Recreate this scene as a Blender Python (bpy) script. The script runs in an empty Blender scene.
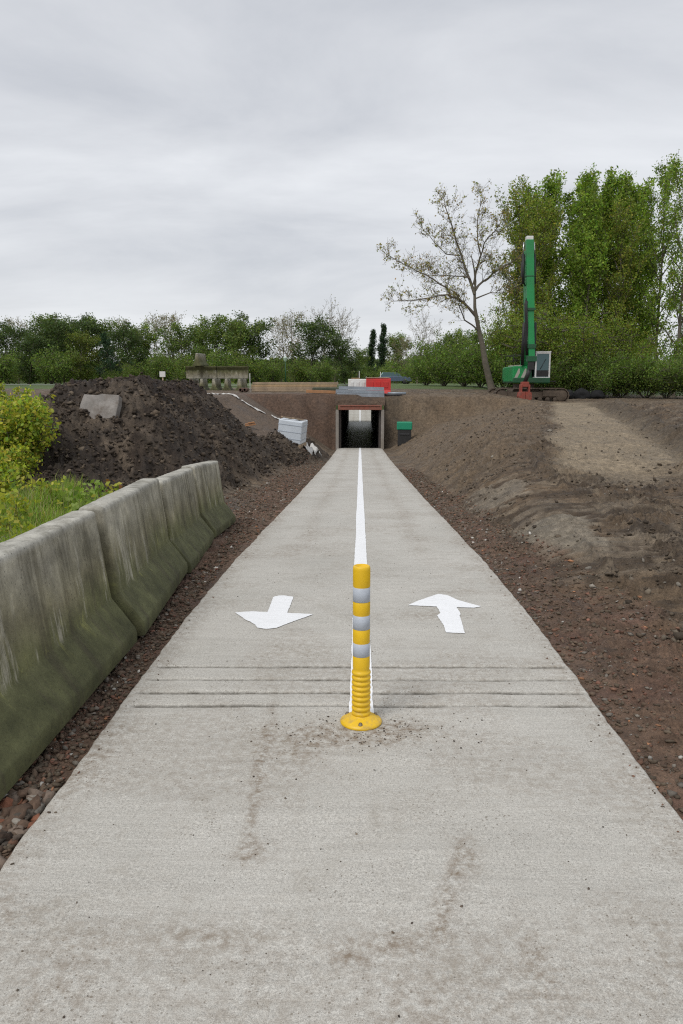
import bpy, math, random
import numpy as np
from mathutils import Vector, Matrix
R = math.radians
SC = bpy.context.scene
COL = SC.collection
# ---------------------------------------------------------------- camera
cam_d = bpy.data.cameras.new('camera'); cam = bpy.data.objects.new('camera', cam_d); COL.objects.link(cam)
cam_d.sensor_fit = 'VERTICAL'; cam_d.sensor_height = 24.0; cam_d.sensor_width = 24.0
cam_d.lens = 770.0/1024.0*24.0
cam_d.clip_start = 0.05; cam_d.clip_end = 5000
cam.location = (0, 0, 1.6)
cam.rotation_euler = (R(90-9.51), 0, R(1.36))
SC.camera = cam
# ---------------------------------------------------------------- sky and light
SUN_EL, SUN_ROT = R(52), R(215)
w = bpy.data.worlds.new('World'); SC.world = w; w.use_nodes = True
nt = w.node_tree; nt.nodes.clear()
def N(nt, t, **kw):
    n = nt.nodes.new(t)
    for k, v in kw.items(): setattr(n, k, v)
    return n
out = N(nt, 'ShaderNodeOutputWorld'); bg = N(nt, 'ShaderNodeBackground'); bg.inputs['Strength'].default_value = 0.1
sky = N(nt, 'ShaderNodeTexSky', sky_type='NISHITA'); sky.sun_disc = False
sky.sun_elevation = SUN_EL; sky.sun_rotation = SUN_ROT
tc = N(nt, 'ShaderNodeTexCoord'); sep = N(nt, 'ShaderNodeSeparateXYZ'); nt.links.new(tc.outputs['Generated'], sep.inputs[0])
def M(nt, op, a, b=None, c=None, clamp=False):
    n = N(nt, 'ShaderNodeMath', operation=op); n.use_clamp = clamp
    for i, v in enumerate((a, b, c)):
        if v is None: continue
        if isinstance(v, (int, float)): n.inputs[i].default_value = v
        else: nt.links.new(v, n.inputs[i])
    return n.outputs[0]
zc = M(nt, 'ADD', M(nt, 'MAXIMUM', sep.outputs[2], 0.0), 0.22)
cb = N(nt, 'ShaderNodeCombineXYZ')
nt.links.new(M(nt, 'DIVIDE', sep.outputs[0], zc), cb.inputs[0]); nt.links.new(M(nt, 'DIVIDE', sep.outputs[1], zc), cb.inputs[1])
mp = N(nt, 'ShaderNodeMapping'); mp.inputs['Scale'].default_value = (0.6, 1.0, 1.0); mp.inputs['Location'].default_value = (3.1, 1.7, 0)
nt.links.new(cb.outputs[0], mp.inputs[0])
n1 = N(nt, 'ShaderNodeTexNoise'); n1.inputs['Scale'].default_value = 1.5; n1.inputs['Detail'].default_value = 9; n1.inputs['Roughness'].default_value = 0.56
n1.inputs['Distortion'].default_value = 0.35
nt.links.new(mp.outputs[0], n1.inputs['Vector'])
cr = N(nt, 'ShaderNodeValToRGB'); nt.links.new(n1.outputs[0], cr.inputs[0])
e = cr.color_ramp.elements; e[0].position = 0.30; e[0].color = (4.5, 4.7, 5.1, 1); e[1].position = 0.68; e[1].color = (7.0, 7.15, 7.4, 1)
m2 = cr.color_ramp.elements.new(0.48); m2.color = (5.75, 5.9, 6.2, 1)
mix = N(nt, 'ShaderNodeMixRGB'); mix.inputs[0].default_value = 0.93
nt.links.new(sky.outputs[0], mix.inputs[1]); nt.links.new(cr.outputs[0], mix.inputs[2])
hzb = M(nt, 'MULTIPLY', M(nt, 'POWER', M(nt, 'SUBTRACT', 1.0, M(nt, 'MAXIMUM', sep.outputs[2], 0.0), clamp=True), 9.0), 0.55)
mix2 = N(nt, 'ShaderNodeMixRGB'); nt.links.new(hzb, mix2.inputs[0]); nt.links.new(mix.outputs[0], mix2.inputs[1]); mix2.inputs[2].default_value = (7.2, 7.35, 7.5, 1)
nt.links.new(mix2.outputs[0], bg.inputs[0]); nt.links.new(bg.outputs[0], out.inputs[0])
sd = bpy.data.lights.new('sun', 'SUN'); sd.energy = 1.5; sd.angle = R(22); sd.color = (1.0, 0.965, 0.92)
so = bpy.data.objects.new('sun', sd); COL.objects.link(so)
# Nishita rotation 0 = +Y, clockwise towards +X
sdir = Vector((math.sin(SUN_ROT)*math.cos(SUN_EL), math.cos(SUN_ROT)*math.cos(SUN_EL), math.sin(SUN_EL)))
so.rotation_euler = sdir.to_track_quat('Z', 'Y').to_euler()
vs = SC.view_settings; vs.view_transform = 'Standard'; vs.look = 'None'; vs.gamma = 1.0; vs.exposure = 0.28
SC.cycles.use_denoising = False; SC.cycles.filter_width = 1.2; SC.cycles.max_bounces = 8; SC.cycles.sample_clamp_indirect = 4; vs.use_curve_mapping = False
# ---------------------------------------------------------------- height of the ground (numpy)
def _h(ix, iy, s):
    v = (ix.astype(np.int64)*374761393 + iy.astype(np.int64)*668265263 + s*974634777) & 0xffffffff
    v = ((v ^ (v >> 13))*1274126177) & 0xffffffff
    return ((v ^ (v >> 16)) & 0xffff)/65535.0
def gn(x, y, s=0):
    x = np.asarray(x, float); y = np.asarray(y, float)
    ix = np.floor(x); iy = np.floor(y); fx = x-ix; fy = y-iy
    ux = fx*fx*fx*(fx*(fx*6-15)+10); uy = fy*fy*fy*(fy*(fy*6-15)+10)
    def g(dx, dy):
        a = _h(ix+dx, iy+dy, s)*2*np.pi
        return np.cos(a)*(fx-dx)+np.sin(a)*(fy-dy)
    a = g(0, 0); b = g(1, 0); c = g(0, 1); d = g(1, 1)
    return 1.5*((a*(1-ux)+b*ux)*(1-uy)+(c*(1-ux)+d*ux)*uy)
def fbm(x, y, s=0, o=4, rough=0.5):
    t = 0; a = 1.0; f = 1.0
    for k in range(o):
        t = t+a*gn(x*f+17.3*k, y*f-9.1*k, s+k); a *= rough; f *= 2.03
    return t
def clods(x, y, s=0, o=4):
    t = 0; a = 1.0; f = 1.0
    for k in range(o):
        t = t+a*(0.5-np.abs(gn(x*f+5.7*k, y*f+3.3*k, s+k))*1.6); a *= 0.55; f *= 2.1
    return t
def sst(a, b, x):
    t = np.clip((x-a)/(b-a), 0, 1); return t*t*(3-2*t)
def smin(a, b, k): 
    h = np.clip(0.5+0.5*(b-a)/k, 0, 1); return b*(1-h)+a*h-k*h*(1-h)
def smax(a, b, k): return -smin(-a, -b, k)
PY = [-40, 0, 4.9, 6.0, 7.7, 10.4, 14.5, 22.9, 30.5, 40.5, 46, 71, 75, 127, 2000]
PZ = [0, 0, 0, -.026, -.107, -.27, -.52, -.98, -1.38, -1.83, -1.9, -1.9, -1.8, 1.35, 1.35]
def PP(Y): return np.interp(Y, PY, PZ)
TUN0, TUN1 = 41.2, 70.5
def ground(x, Y, detail=True):
    x = np.asarray(x, float); Y = np.asarray(Y, float)
    P = PP(Y); u = np.maximum(np.abs(x)-1.2, 0)
    wob = 0.35*gn(x*.5, Y*.5, 3)
    far = 0.12*fbm(x*.03, Y*.03, 9, 2)*sst(60, 90, Y)
    # right-hand side
    pr1 = np.interp(Y, [0, 12, 20, 30, 41, 50, 60, 80, 140], [0, .1, .35, .6, .85, 1.08, 1.3, 1.42, 1.5])
    pr2 = np.interp(Y, [0, 6, 12, 20, 30, 45, 60, 80, 140], [.0, .02, .1, .3, .42, .5, .62, 1.1, 1.5])
    wr = sst(7.0, 11.5, x-(Y-45)*.12)
    pr = pr1*(1-wr)+pr2*wr
    br = P-.035+.06*np.minimum(u, .6)+.62*np.clip(u-.55+wob*.6, 0, 2.0)*sst(5, 9, Y)+.22*np.maximum(u-2.55, 0)
    zr = smin(pr, br, .15)
    # left-hand side
    pl = np.interp(Y, [0, 8, 15, 25, 35, 45, 60, 80, 140], [.02, .02, .12, .55, .95, 1.04, 1.3, 1.42, 1.5])
    sl = np.interp(Y, [0, 10, 20, 33, 40], [.0, .05, .10, .24, .62])
    bl = P-.035+sl*np.maximum(u-.3, 0)+.4*np.maximum(u-5.2, 0)
    zl = smin(pl, bl, .12)
    zl = zl-.05*sst(1.5, 0.0, u)*sst(12, 18, Y)
    m = sst(-.2, .2, x)
    zz = zl*(1-m)+zr*m
    plat = pl*(1-m)+pr*m
    # low pile of dark soil beside the path, then the big pile
    t = np.clip((Y-20.5)/12.5, 0, 1); cx = -3.75+t*1.35
    dd = np.abs(x-cx)/(1.05+.2*gn(x*0, Y*.6, 5)) + np.maximum(0, Y-33)*.6+np.maximum(0, 20.5-Y)*.6
    low = .62*np.clip(1-dd, 0, 1)**.8*(1+.5*gn(x*.9, Y*.9, 31))
    zz = zz+np.where(x < 0, low, 0)
    dx = np.maximum(np.maximum(-6.35-x, x+4.95), 0); dx = np.where(x < -6.35, dx*2.0, dx)
    dy = np.maximum(np.maximum(16.4-Y, Y-21.5), 0)*.62
    pd = np.sqrt(dx*dx+dy*dy)+.28*gn(x*.55, Y*.55, 12)
    pile = np.minimum(1.72-.93*pd, 1.50+.10*gn(x*.6, Y*.6, 78))+.16*gn(x*.8+4, Y*.5, 77)
    zz = smax(zz, np.where(x < 0, pile, -9), .12)
    # cut slope at the culvert: the ground stands up as a wall of earth
    yw = Y+.25*gn(x*.8, x*0, 41)*sst(1.4, 2.4, np.abs(x))-.12*np.clip(plat-zz, 0, 3)
    ww = sst(41.2, 41.5, yw)
    zz = zz*(1-ww)+plat*ww
    cut = np.minimum(plat, P-.05+1.1*u)
    zz = np.where(Y > TUN1, cut, zz)+far
    if detail:
        dark = soil_mask(x, Y); smooth_ = zz
        near = sst(.02, .3, u)
        mud = sst(.3, 1.2, u)*np.where(x > 0, 1, .25)*sst(70, 30, Y)
        # rolled flat ramp on the right
        ramp = ramp_mask(x, Y)
        mud = mud*(1-.8*ramp)
        zz = zz+dark*(.15*clods(x*1.0, Y*1.0, 51, 3)+.11*clods(x*3.3, Y*3.3, 151, 5)+.03)
        zz = zz+mud*(.05*clods(x*.9, Y*1.5, 61, 3)*(1+.6*gn(x*.25, Y*.25, 8))+.085*clods(x*2.9, Y*3.9, 64, 6)*(.55+1.1*np.clip(gn(x*.6, Y*.6, 65)+.3, 0, 1))-.01)
        zz = zz+near*(1-dark)*(.030*clods(x*7, Y*7, 71, 4)+.025*fbm(x*2.2, Y*2.2, 75, 3))*sst(40, 20, Y)
        # tracks left by a crawler: bars across the direction it drove
        tm = 0
        for (a0, b0, hw) in ((2.50, .04, .27), (4.3, .04, .27), (3.35, .30, .25), (6.2, .22, .25), (1.95, .08, .2)):
            tm = np.maximum(tm, sst(hw+.05, hw-.03, np.abs(x-(a0+b0*(Y-7)))))
        tm = tm*sst(4.6, 5.2, Y)*sst(17, 12, Y)*sst(-.7, -.3, gn(x*.7, Y*.4, 91))*(x > 1.7)
        zz = zz+(smooth_-zz)*tm*.85+tm*(.065*(np.abs(np.sin(Y*np.pi/.21+.5*gn(x*3, Y*.5, 4)))-.6)-.02)
        zz = zz+ramp*.012*fbm(x*3, Y*3, 99, 3)
        rd = x-(.224*Y+3.5)-.25*gn(Y*.4, Y*0, 17)
        zz = zz+(.16*np.exp(-(rd/.3)**2)-.12*np.exp(-((rd+.55)/.25)**2)-.13*np.exp(-((rd-.8)/.35)**2))*sst(13, 16, Y)*sst(44, 40, Y)*(x > 0)*(1+.7*gn(x*2, Y*1.3, 18))
        # loose lumps thrown up at the foot of the ramp and along its left side
        zz = zz+(x > 0)*sst(1.0, 2.0, u)*.20*np.clip(fbm(x*.8+3, Y*.9, 120, 4)-.12, 0, 1)*sst(4.5, 6, Y)*sst(26, 18, Y)*(1-ramp)*(1-tm)
        # heap ridges at the rim on the right
        zz = zz+.35*np.exp(-((Y-31-.25*x)/1.4)**2)*sst(9, 11, x)*(0.6+gn(x*.9, Y*.3, 14))*(x > 0)
    # bed below the slab
    zz = np.where((np.abs(x) < 1.13) & ((Y < TUN0) | (Y > TUN1)), P-.16, zz)
    return zz
def soil_mask(x, Y):
    t = np.clip((Y-20.5)/12.5, 0, 1); cx = -3.75+t*1.35
    a = sst(1.45, 1.05, np.abs(x-cx))*sst(34.5, 32.5, Y)*sst(17, 19, Y)
    dx = np.maximum(np.maximum(-6.35-x, x+4.95), 0); dx = np.where(x < -6.35, dx*1.7, dx); dy = np.maximum(np.maximum(16.4-Y, Y-21.5), 0)*.62
    b = sst(2.75, 2.15, np.sqrt(dx*dx+dy*dy)+.3*gn(x*.8, Y*.8, 15))
    return np.where(x < 0, np.maximum(a, b), 0)
def ramp_mask(x, Y):
    xl = .245*Y+.3*gn(x*0, Y*.3, 21); xr = .224*Y+3.05+.4*gn(x*0, Y*.35, 22)
    return sst(xl-.15, xl+.35, x)*sst(xr+.5, xr-.2, x)*sst(11.5, 14, Y+1.5*gn(x*.6, Y*0, 23))*sst(46, 43, Y)
# ---------------------------------------------------------------- helpers
rng = np.random.default_rng(7); random.seed(7)
def link(o): COL.objects.link(o); return o
def tag(o, label=None, cat=None, group=None, kind=None):
    if label: o['label'] = label
    if cat: o['category'] = cat
    if group: o['group'] = group
    if kind: o['kind'] = kind
    return o
def thing(name, label, cat, loc=(0, 0, 0), rz=0.0, group=None):
    o = bpy.data.objects.new(name, None); o.empty_display_size = .2; link(o)
    o.location = loc; o.rotation_euler = (0, 0, rz)
    return tag(o, label, cat, group)
def copy_tree(o, parent=None):
    c = o.copy(); link(c); c.parent = parent
    for ch in list(o.children): copy_tree(ch, c)
    return c
def npmesh(name, V, F, mat, parent=None, col=None, smooth=False, fn='tint'):
    """V (n,3); F (m,k) same-size faces"""
    me = bpy.data.meshes.new(name); V = np.asarray(V, np.float32); F = np.asarray(F, np.int32); k = F.shape[1]
    me.vertices.add(len(V)); me.vertices.foreach_set('co', V.ravel())
    me.loops.add(F.size); me.loops.foreach_set('vertex_index', F.ravel())
    me.polygons.add(len(F)); me.polygons.foreach_set('loop_start', np.arange(0, F.size, k, dtype=np.int32))
    me.polygons.foreach_set('loop_total', np.full(len(F), k, np.int32))
    if smooth: me.polygons.foreach_set('use_smooth', np.ones(len(F), bool))
    me.update(calc_edges=True)
    if col is not None:
        a = me.color_attributes.new(fn, 'FLOAT_COLOR', 'POINT')
        c4 = np.ones((len(V), 4), np.float32); c4[:, :3] = col; a.data.foreach_set('color', c4.ravel())
    me.materials.append(mat)
    o = bpy.data.objects.new(name, me); link(o); o.parent = parent
    return o
class MB:
    def __init__(s): s.v = []; s.f = []; s.sm = []
    def add(s, V, F, smooth=False, M4=None):
        b = len(s.v)
        for p in V:
            p = Vector(p); s.v.append(tuple(M4 @ p) if M4 else tuple(p))
        for f in F: s.f.append(tuple(i+b for i in f)); s.sm.append(smooth)
        return s
    def box(s, c, d, rot=None, M4=None):
        x, y, z = d[0]/2, d[1]/2, d[2]/2
        m = Matrix.Translation(c) @ (rot.to_matrix().to_4x4() if rot else Matrix.Identity(4))
        if M4: m = M4 @ m
        V = [(i*x, j*y, k*z) for i in (-1, 1) for j in (-1, 1) for k in (-1, 1)]
        return s.add(V, [(0, 1, 3, 2), (4, 6, 7, 5), (0, 4, 5, 1), (2, 3, 7, 6), (0, 2, 6, 4), (1, 5, 7, 3)], False, m)
    def hexa(s, P8):   # bottom four then top four
        return s.add(P8, [(3, 2, 1, 0), (4, 5, 6, 7), (0, 1, 5, 4), (1, 2, 6, 5), (2, 3, 7, 6), (3, 0, 4, 7)])
    def tube(s, pts, rad, n=8, cap=True):
        pts = [Vector(p) for p in pts]
        if not hasattr(rad, '__len__'): rad = [rad]*len(pts)
        V = []; F = []; prev = None
        for i, p in enumerate(pts):
            d = (pts[min(i+1, len(pts)-1)]-pts[max(i-1, 0)])
            d = d.normalized() if d.length > 1e-9 else Vector((0, 0, 1))
            if prev is None: a = d.orthogonal().normalized()
            else:
                a = prev-d*prev.dot(d); a = a.normalized() if a.length > 1e-6 else d.orthogonal().normalized()
            prev = a; b = d.cross(a)
            for k in range(n):
                t = 2*math.pi*k/n; V.append(p+(a*math.cos(t)+b*math.sin(t))*rad[i])
        for i in range(len(pts)-1):
            for k in range(n):
                F.append((i*n+k, i*n+(k+1) % n, (i+1)*n+(k+1) % n, (i+1)*n+k))
        s.add(V, F, True)
        if cap:
            b = len(s.v)-len(V)
            s.f.append(tuple(b+k for k in reversed(range(n)))); s.sm.append(False)
            s.f.append(tuple(b+(len(pts)-1)*n+k for k in range(n))); s.sm.append(False)
        return s
    def lathe(s, prof, n=32, c=(0, 0, 0), axis='Z'):
        V = []; F = []
        for (r, z) in prof:
            for k in range(n):
                t = 2*math.pi*k/n; x, y = r*math.cos(t), r*math.sin(t)
                p = (x, y, z) if axis == 'Z' else ((x, z, y) if axis == 'Y' else (z, x, y))
                V.append((p[0]+c[0], p[1]+c[1], p[2]+c[2]))
        for i in range(len(prof)-1):
            for k in range(n): F.append((i*n+k, i*n+(k+1) % n, (i+1)*n+(k+1) % n, (i+1)*n+k))
        return s.add(V, F, True)
    def build(s, name, mat, parent=None, bevel=0, seg=2):
        me = bpy.data.meshes.new(name); me.from_pydata(s.v, [], s.f); me.update()
        me.polygons.foreach_set('use_smooth', s.sm); me.materials.append(mat)
        o = bpy.data.objects.new(name, me); link(o); o.parent = parent
        if bevel:
            b = o.modifiers.new('bevel', 'BEVEL'); b.width = bevel; b.segments = seg; b.limit_method = 'ANGLE'; b.angle_limit = R(40)
        return o
# ---------------------------------------------------------------- materials
def newmat(name):
    m = bpy.data.materials.new(name); m.use_nodes = True; nt = m.node_tree
    return m, nt, nt.nodes['Principled BSDF']
def noise(nt, vec, scale, detail=4, rough=.55, dist=0, stretch=None):
    if stretch:
        mp = N(nt, 'ShaderNodeMapping'); mp.inputs['Scale'].default_value = stretch; nt.links.new(vec, mp.inputs[0]); vec = mp.outputs[0]
    n = N(nt, 'ShaderNodeTexNoise'); n.inputs['Scale'].default_value = scale; n.inputs['Detail'].default_value = detail
    n.inputs['Roughness'].default_value = rough; n.inputs['Distortion'].default_value = dist
    nt.links.new(vec, n.inputs['Vector']); return n.outputs[0]
def ramp(nt, fac, stops):
    c = N(nt, 'ShaderNodeValToRGB'); nt.links.new(fac, c.inputs[0]); el = c.color_ramp.elements
    while len(el) < len(stops): el.new(.5)
    for e, (p, col) in zip(el, stops):
        e.position = p; e.color = (*col, 1) if hasattr(col, '__len__') else (col, col, col, 1)
    return c.outputs[0]
def mixc(nt, fac, a, b, mode='MIX'):
    n = N(nt, 'ShaderNodeMixRGB', blend_type=mode)
    for i, v in enumerate((fac, a, b)):
        if isinstance(v, (int, float)): n.inputs[i].default_value = v if i == 0 else (v, v, v, 1)
        elif isinstance(v, tuple): n.inputs[i].default_value = (*v, 1)
        else: nt.links.new(v, n.inputs[i])
    return n.outputs[0]
def bump(nt, bsdf, h, strength=.4, dist=.01):
    b = N(nt, 'ShaderNodeBump'); b.inputs['Strength'].default_value = strength; b.inputs['Distance'].default_value = dist
    nt.links.new(h, b.inputs['Height']); nt.links.new(b.outputs[0], bsdf.inputs['Normal'])
def objco(nt): return N(nt, 'ShaderNodeTexCoord').outputs['Object']
def simple(name, col, rough=.6, metal=0, var=.18, sc=6, dirt=None, dirtamt=.5, bumpd=.003):
    m, nt, b = newmat(name); co = objco(nt)
    n = noise(nt, co, sc, 6, .6)
    c = mixc(nt, 1.0, col, ramp(nt, n, [(.25, 1-var), (.75, 1+var*.6)]), 'MULTIPLY')
    if dirt:
        n2 = noise(nt, co, sc*.45, 7, .7, .4)
        c = mixc(nt, ramp(nt, n2, [(.45, 0.0), (.68, dirtamt)]), c, dirt)
    nt.links.new(c, b.inputs['Base Color']); b.inputs['Roughness'].default_value = rough; b.inputs['Metallic'].default_value = metal
    bump(nt, b, noise(nt, co, sc*6, 5, .6), .35, bumpd)
    return m
def leafmat(name, trans=.45):
    m, nt, b = newmat(name)
    a = N(nt, 'ShaderNodeAttribute'); a.attribute_name = 'tint'
    nt.links.new(a.outputs['Color'], b.inputs['Base Color']); b.inputs['Roughness'].default_value = .55
    b.inputs['Specular IOR Level'].default_value = .25
    t = N(nt, 'ShaderNodeBsdfTranslucent'); nt.links.new(mixc(nt, 1.0, a.outputs['Color'], (1.25, 1.3, .7), 'MULTIPLY'), t.inputs[0])
    mx = N(nt, 'ShaderNodeMixShader'); mx.inputs[0].default_value = trans
    o = nt.nodes['Material Output']; nt.links.new(b.outputs[0], mx.inputs[1]); nt.links.new(t.outputs[0], mx.inputs[2]); nt.links.new(mx.outputs[0], o.inputs[0])
    return m
LEAF = leafmat('leaf')
BARK = simple('bark', (.13, .11, .085), .9, 0, .35, 5, (.07, .08, .04), .4, .01)
BARKP = simple('pale_bark', (.21, .18, .13), .9, 0, .35, 4, (.12, .12, .06), .4, .01)
def tintmat(name, rough=.9, sc=60, amt=.3, bs=.5, bd=.006):
    m, nt, b = newmat(name); a = N(nt, 'ShaderNodeAttribute'); a.attribute_name = 'tint'; co = objco(nt)
    n = noise(nt, co, sc, 5, .65)
    nt.links.new(mixc(nt, 1.0, a.outputs['Color'], ramp(nt, n, [(.25, 1-amt), (.75, 1+amt)]), 'MULTIPLY'), b.inputs['Base Color'])
    b.inputs['Roughness'].default_value = rough; b.inputs['Specular IOR Level'].default_value = .3
    bump(nt, b, n, bs, bd); return m
STONE = tintmat('stone', .85)
# ground
def make_earth():
    m, nt, b = newmat('earth'); a = N(nt, 'ShaderNodeAttribute'); a.attribute_name = 'tint'; co = objco(nt)
    n1 = noise(nt, co, 1.1, 7, .65, .3); n2 = noise(nt, co, 9, 7, .7); n3 = noise(nt, co, 70, 4, .7)
    c = mixc(nt, 1.0, a.outputs['Color'], ramp(nt, n1, [(.3, .74), (.5, 1.0), (.7, 1.24)]), 'MULTIPLY')
    c = mixc(nt, 1.0, c, ramp(nt, n2, [(.28, .5), (.5, 1.0), (.72, 1.55)]), 'MULTIPLY')
    c = mixc(nt, 1.0, c, ramp(nt, n3, [(.28, .6), (.5, 1.0), (.72, 1.4)]), 'MULTIPLY')
    nt.links.new(c, b.inputs['Base Color'])
    nt.links.new(ramp(nt, n1, [(.35, .62), (.6, .95)]), b.inputs['Roughness']); b.inputs['Specular IOR Level'].default_value = .35
    h = M(nt, 'ADD', M(nt, 'MULTIPLY', n2, 1.0), M(nt, 'MULTIPLY', n3, .35))
    bump(nt, b, h, .8, .06); return m
EARTH = make_earth()
# ---------------------------------------------------------------- ground sheet
rows = [-40, -25, -15, -10, -6, -4, -2.5, -1.5, -.8, -.3, 0, .25, .5]
y = .6
while y < 46: rows.append(y); y *= 1.0047
while y < 1500: rows.append(y); y *= 1.02 if y > 75 else 1.008
rows = np.array(rows)
tin = np.linspace(-.58, .58, 1150)
tout = .58+np.cumsum(np.linspace(.003, .08, 60))
tt = np.concatenate([-tout[::-1], tin, tout])
YY, TT = np.meshgrid(rows, tt, indexing='ij')
XX = TT*(np.maximum(YY, 0)+3)
ZZ = ground(XX, YY)
def ground_color(x, Y, z):
    C = np.zeros(x.shape+(3,))
    def put(m, c):
        nonlocal C
        m = np.clip(m, 0, 1)[..., None]; C = C*(1-m)+np.array(c)*m
    u = np.abs(x)-1.2
    n = gn(x*.9, Y*.9, 33); nn = fbm(x*2.2, Y*2.2, 35, 3)
    C[:] = (.128, .091, .058)
    put(sst(-.1, .5, fbm(x*.5, Y*.8, 36, 3))*.7, (.165, .135, .10))
    put(sst(-.1, .35, fbm(x*1.3+9, Y*2.6, 37, 5))*.85, (.066, .047, .031))
    put(sst(.3, .75, fbm(x*2.3+4, Y*3.6, 39, 4))*.75, (.19, .15, .105))
    put(ramp_mask(x, Y)*.95, (.25, .20, .138))
    # bank near the culvert
    bank = sst(13, 17, Y)*sst(.2, .8, u)*(x > 0)*sst(.245, .22, x/np.maximum(Y, 1))*sst(46, 43, Y)
    put(bank*.7, (.150, .110, .072))
    # damp clay patch, dried pale
    d = np.maximum(np.abs((x-2.15)-.12*(Y-8)), np.abs(Y-8.1)*.45)+.12*nn
    put(sst(.42, .3, d)*(x > 0)*.8, (.23, .20, .155))
    d = np.maximum(np.abs((x-2.1)-.1*(Y-11.5)), np.abs(Y-11.8)*.4)+.2*nn
    put(sst(.42, .3, d)*(x > 0)*.7, (.22, .185, .14))
    # brick rubble strip
    ul = np.interp(Y, [0, 3.5, 4.8, 6.2, 10, 20], [1.8, 1.35, .95, .60, .40, .30])
    strip = np.where(x > 0, sst(.3, -.3, u-ul-.22*n-.15*nn), sst(1.1, .7, u-.2*n))
    strip = strip*sst(30, 20, Y)
    put(strip*.95, (.135, .086, .058))
    put(strip*sst(.1, .6, nn)*.5, (.14, .078, .057))
    # left bench and walls
    put((x < 0)*sst(22, 26, Y)*sst(46, 43, Y)*sst(1.0, 1.8, u), (.120, .088, .064))
    put((x < 0)*sst(40.8, 41.2, Y)*sst(44, 42.6, Y), (.105, .068, .048))
    put((x > 0)*sst(41.0, 41.3, Y)*sst(42.8, 41.9, Y)*sst(2.6, 2.0, x), (.09, .068, .046))
    # left verge: dirt, grey gravel track
    put((x < -1.9)*sst(15, 12, Y)*sst(-3, 0, Y+3), (.10, .078, .060))
    gx = sst(-.25, .25, -(x+.475*Y+.25)+.25*n)*(x < 0)*sst(0, 2, -x-2)
    put(gx*sst(44, 38, Y), (.19, .18, .17))
    put(gx*sst(18, 24, Y)*sst(44, 38, Y)*.8, (.42, .42, .42))
    put(soil_mask(x, Y)*.97, (.036, .026, .019))
    put(soil_mask(x, Y)*sst(-.15, .35, fbm(x*.7, Y*.7, 55, 4))*.8, (.078, .060, .044))
    put(soil_mask(x, Y)*sst(.2, .6, fbm(x*1.5, Y*1.5, 58, 4))*.7, (.13, .10, .072))
    put(soil_mask(x, Y)*sst(1.15, 1.4, z)*sst(16.5, 17.3, Y)*.9, (.032, .022, .018))
    # grass beyond the works
    g = sst(54, 58, Y+6*gn(x*.08, Y*.02, 44)-np.where(x > 10, 4, 0))
    put(g, (.075, .115, .032))
    put(g*sst(0, .5, gn(x*.3, Y*.3, 45))*.5, (.12, .15, .05))
    rd = x-(.224*Y+3.5)-.25*gn(Y*.4, Y*0, 17)
    put((x > 0)*sst(1.3, .3, np.abs(rd-.1))*sst(13, 16, Y)*sst(46, 42, Y)*.7, (.085, .066, .046))
    return C
CC = ground_color(XX, YY, ZZ)
nr, nc = XX.shape
idx = np.arange(nr*nc).reshape(nr, nc)
F = np.stack([idx[:-1, :-1], idx[:-1, 1:], idx[1:, 1:], idx[1:, :-1]], -1).reshape(-1, 4)
V = np.stack([XX, YY, ZZ], -1).reshape(-1, 3)
zf = V[F][:, :, 2]; xf = np.abs(V[F][:, :, 0]).max(1); yf = V[F][:, :, 1]
hole = (xf < 1.3) & (((yf.max(1) > 41.2) & (yf.max(1) < 42.05)) | ((zf.max(1)-zf.min(1) > .5) & (yf.min(1) > 69.5) & (yf.max(1) < 71.8)))
F = F[~hole]
g_ = npmesh('ground', V, F, EARTH, None, CC.reshape(-1, 3), True); tag(g_, kind='structure')
# earth left standing over the culvert roof at both ends
def earth_face(y0, nm, s):
    xs = np.linspace(-1.34, 1.34, 50); k = 12
    G = []
    for j in range(k+1):
        t = j/k
        top = ground(xs, np.full_like(xs, y0+s*.68), False)+.02
        zz_ = (.42)*(1-t)+top*t
        G.append(np.stack([xs, np.full_like(xs, y0)+s*(.28+.36*t**1.5)+.05*fbm(xs*3, xs*0+t*3, 5, 3)*(1-t), zz_], -1))
    G = np.array(G); V = G.reshape(-1, 3); n = len(xs); ii = np.arange((k+1)*n).reshape(k+1, n)
    F = np.stack([ii[:-1, :-1], ii[:-1, 1:], ii[1:, 1:], ii[1:, :-1]], -1).reshape(-1, 4)
    o = npmesh(nm, V, F, EARTH, None, np.tile((.088, .062, .044), (len(V), 1)), True); tag(o, kind='structure')
earth_face(41.25, 'ground_over_culvert', 1); earth_face(70.9, 'ground_over_far_culvert_end', -1)
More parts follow.
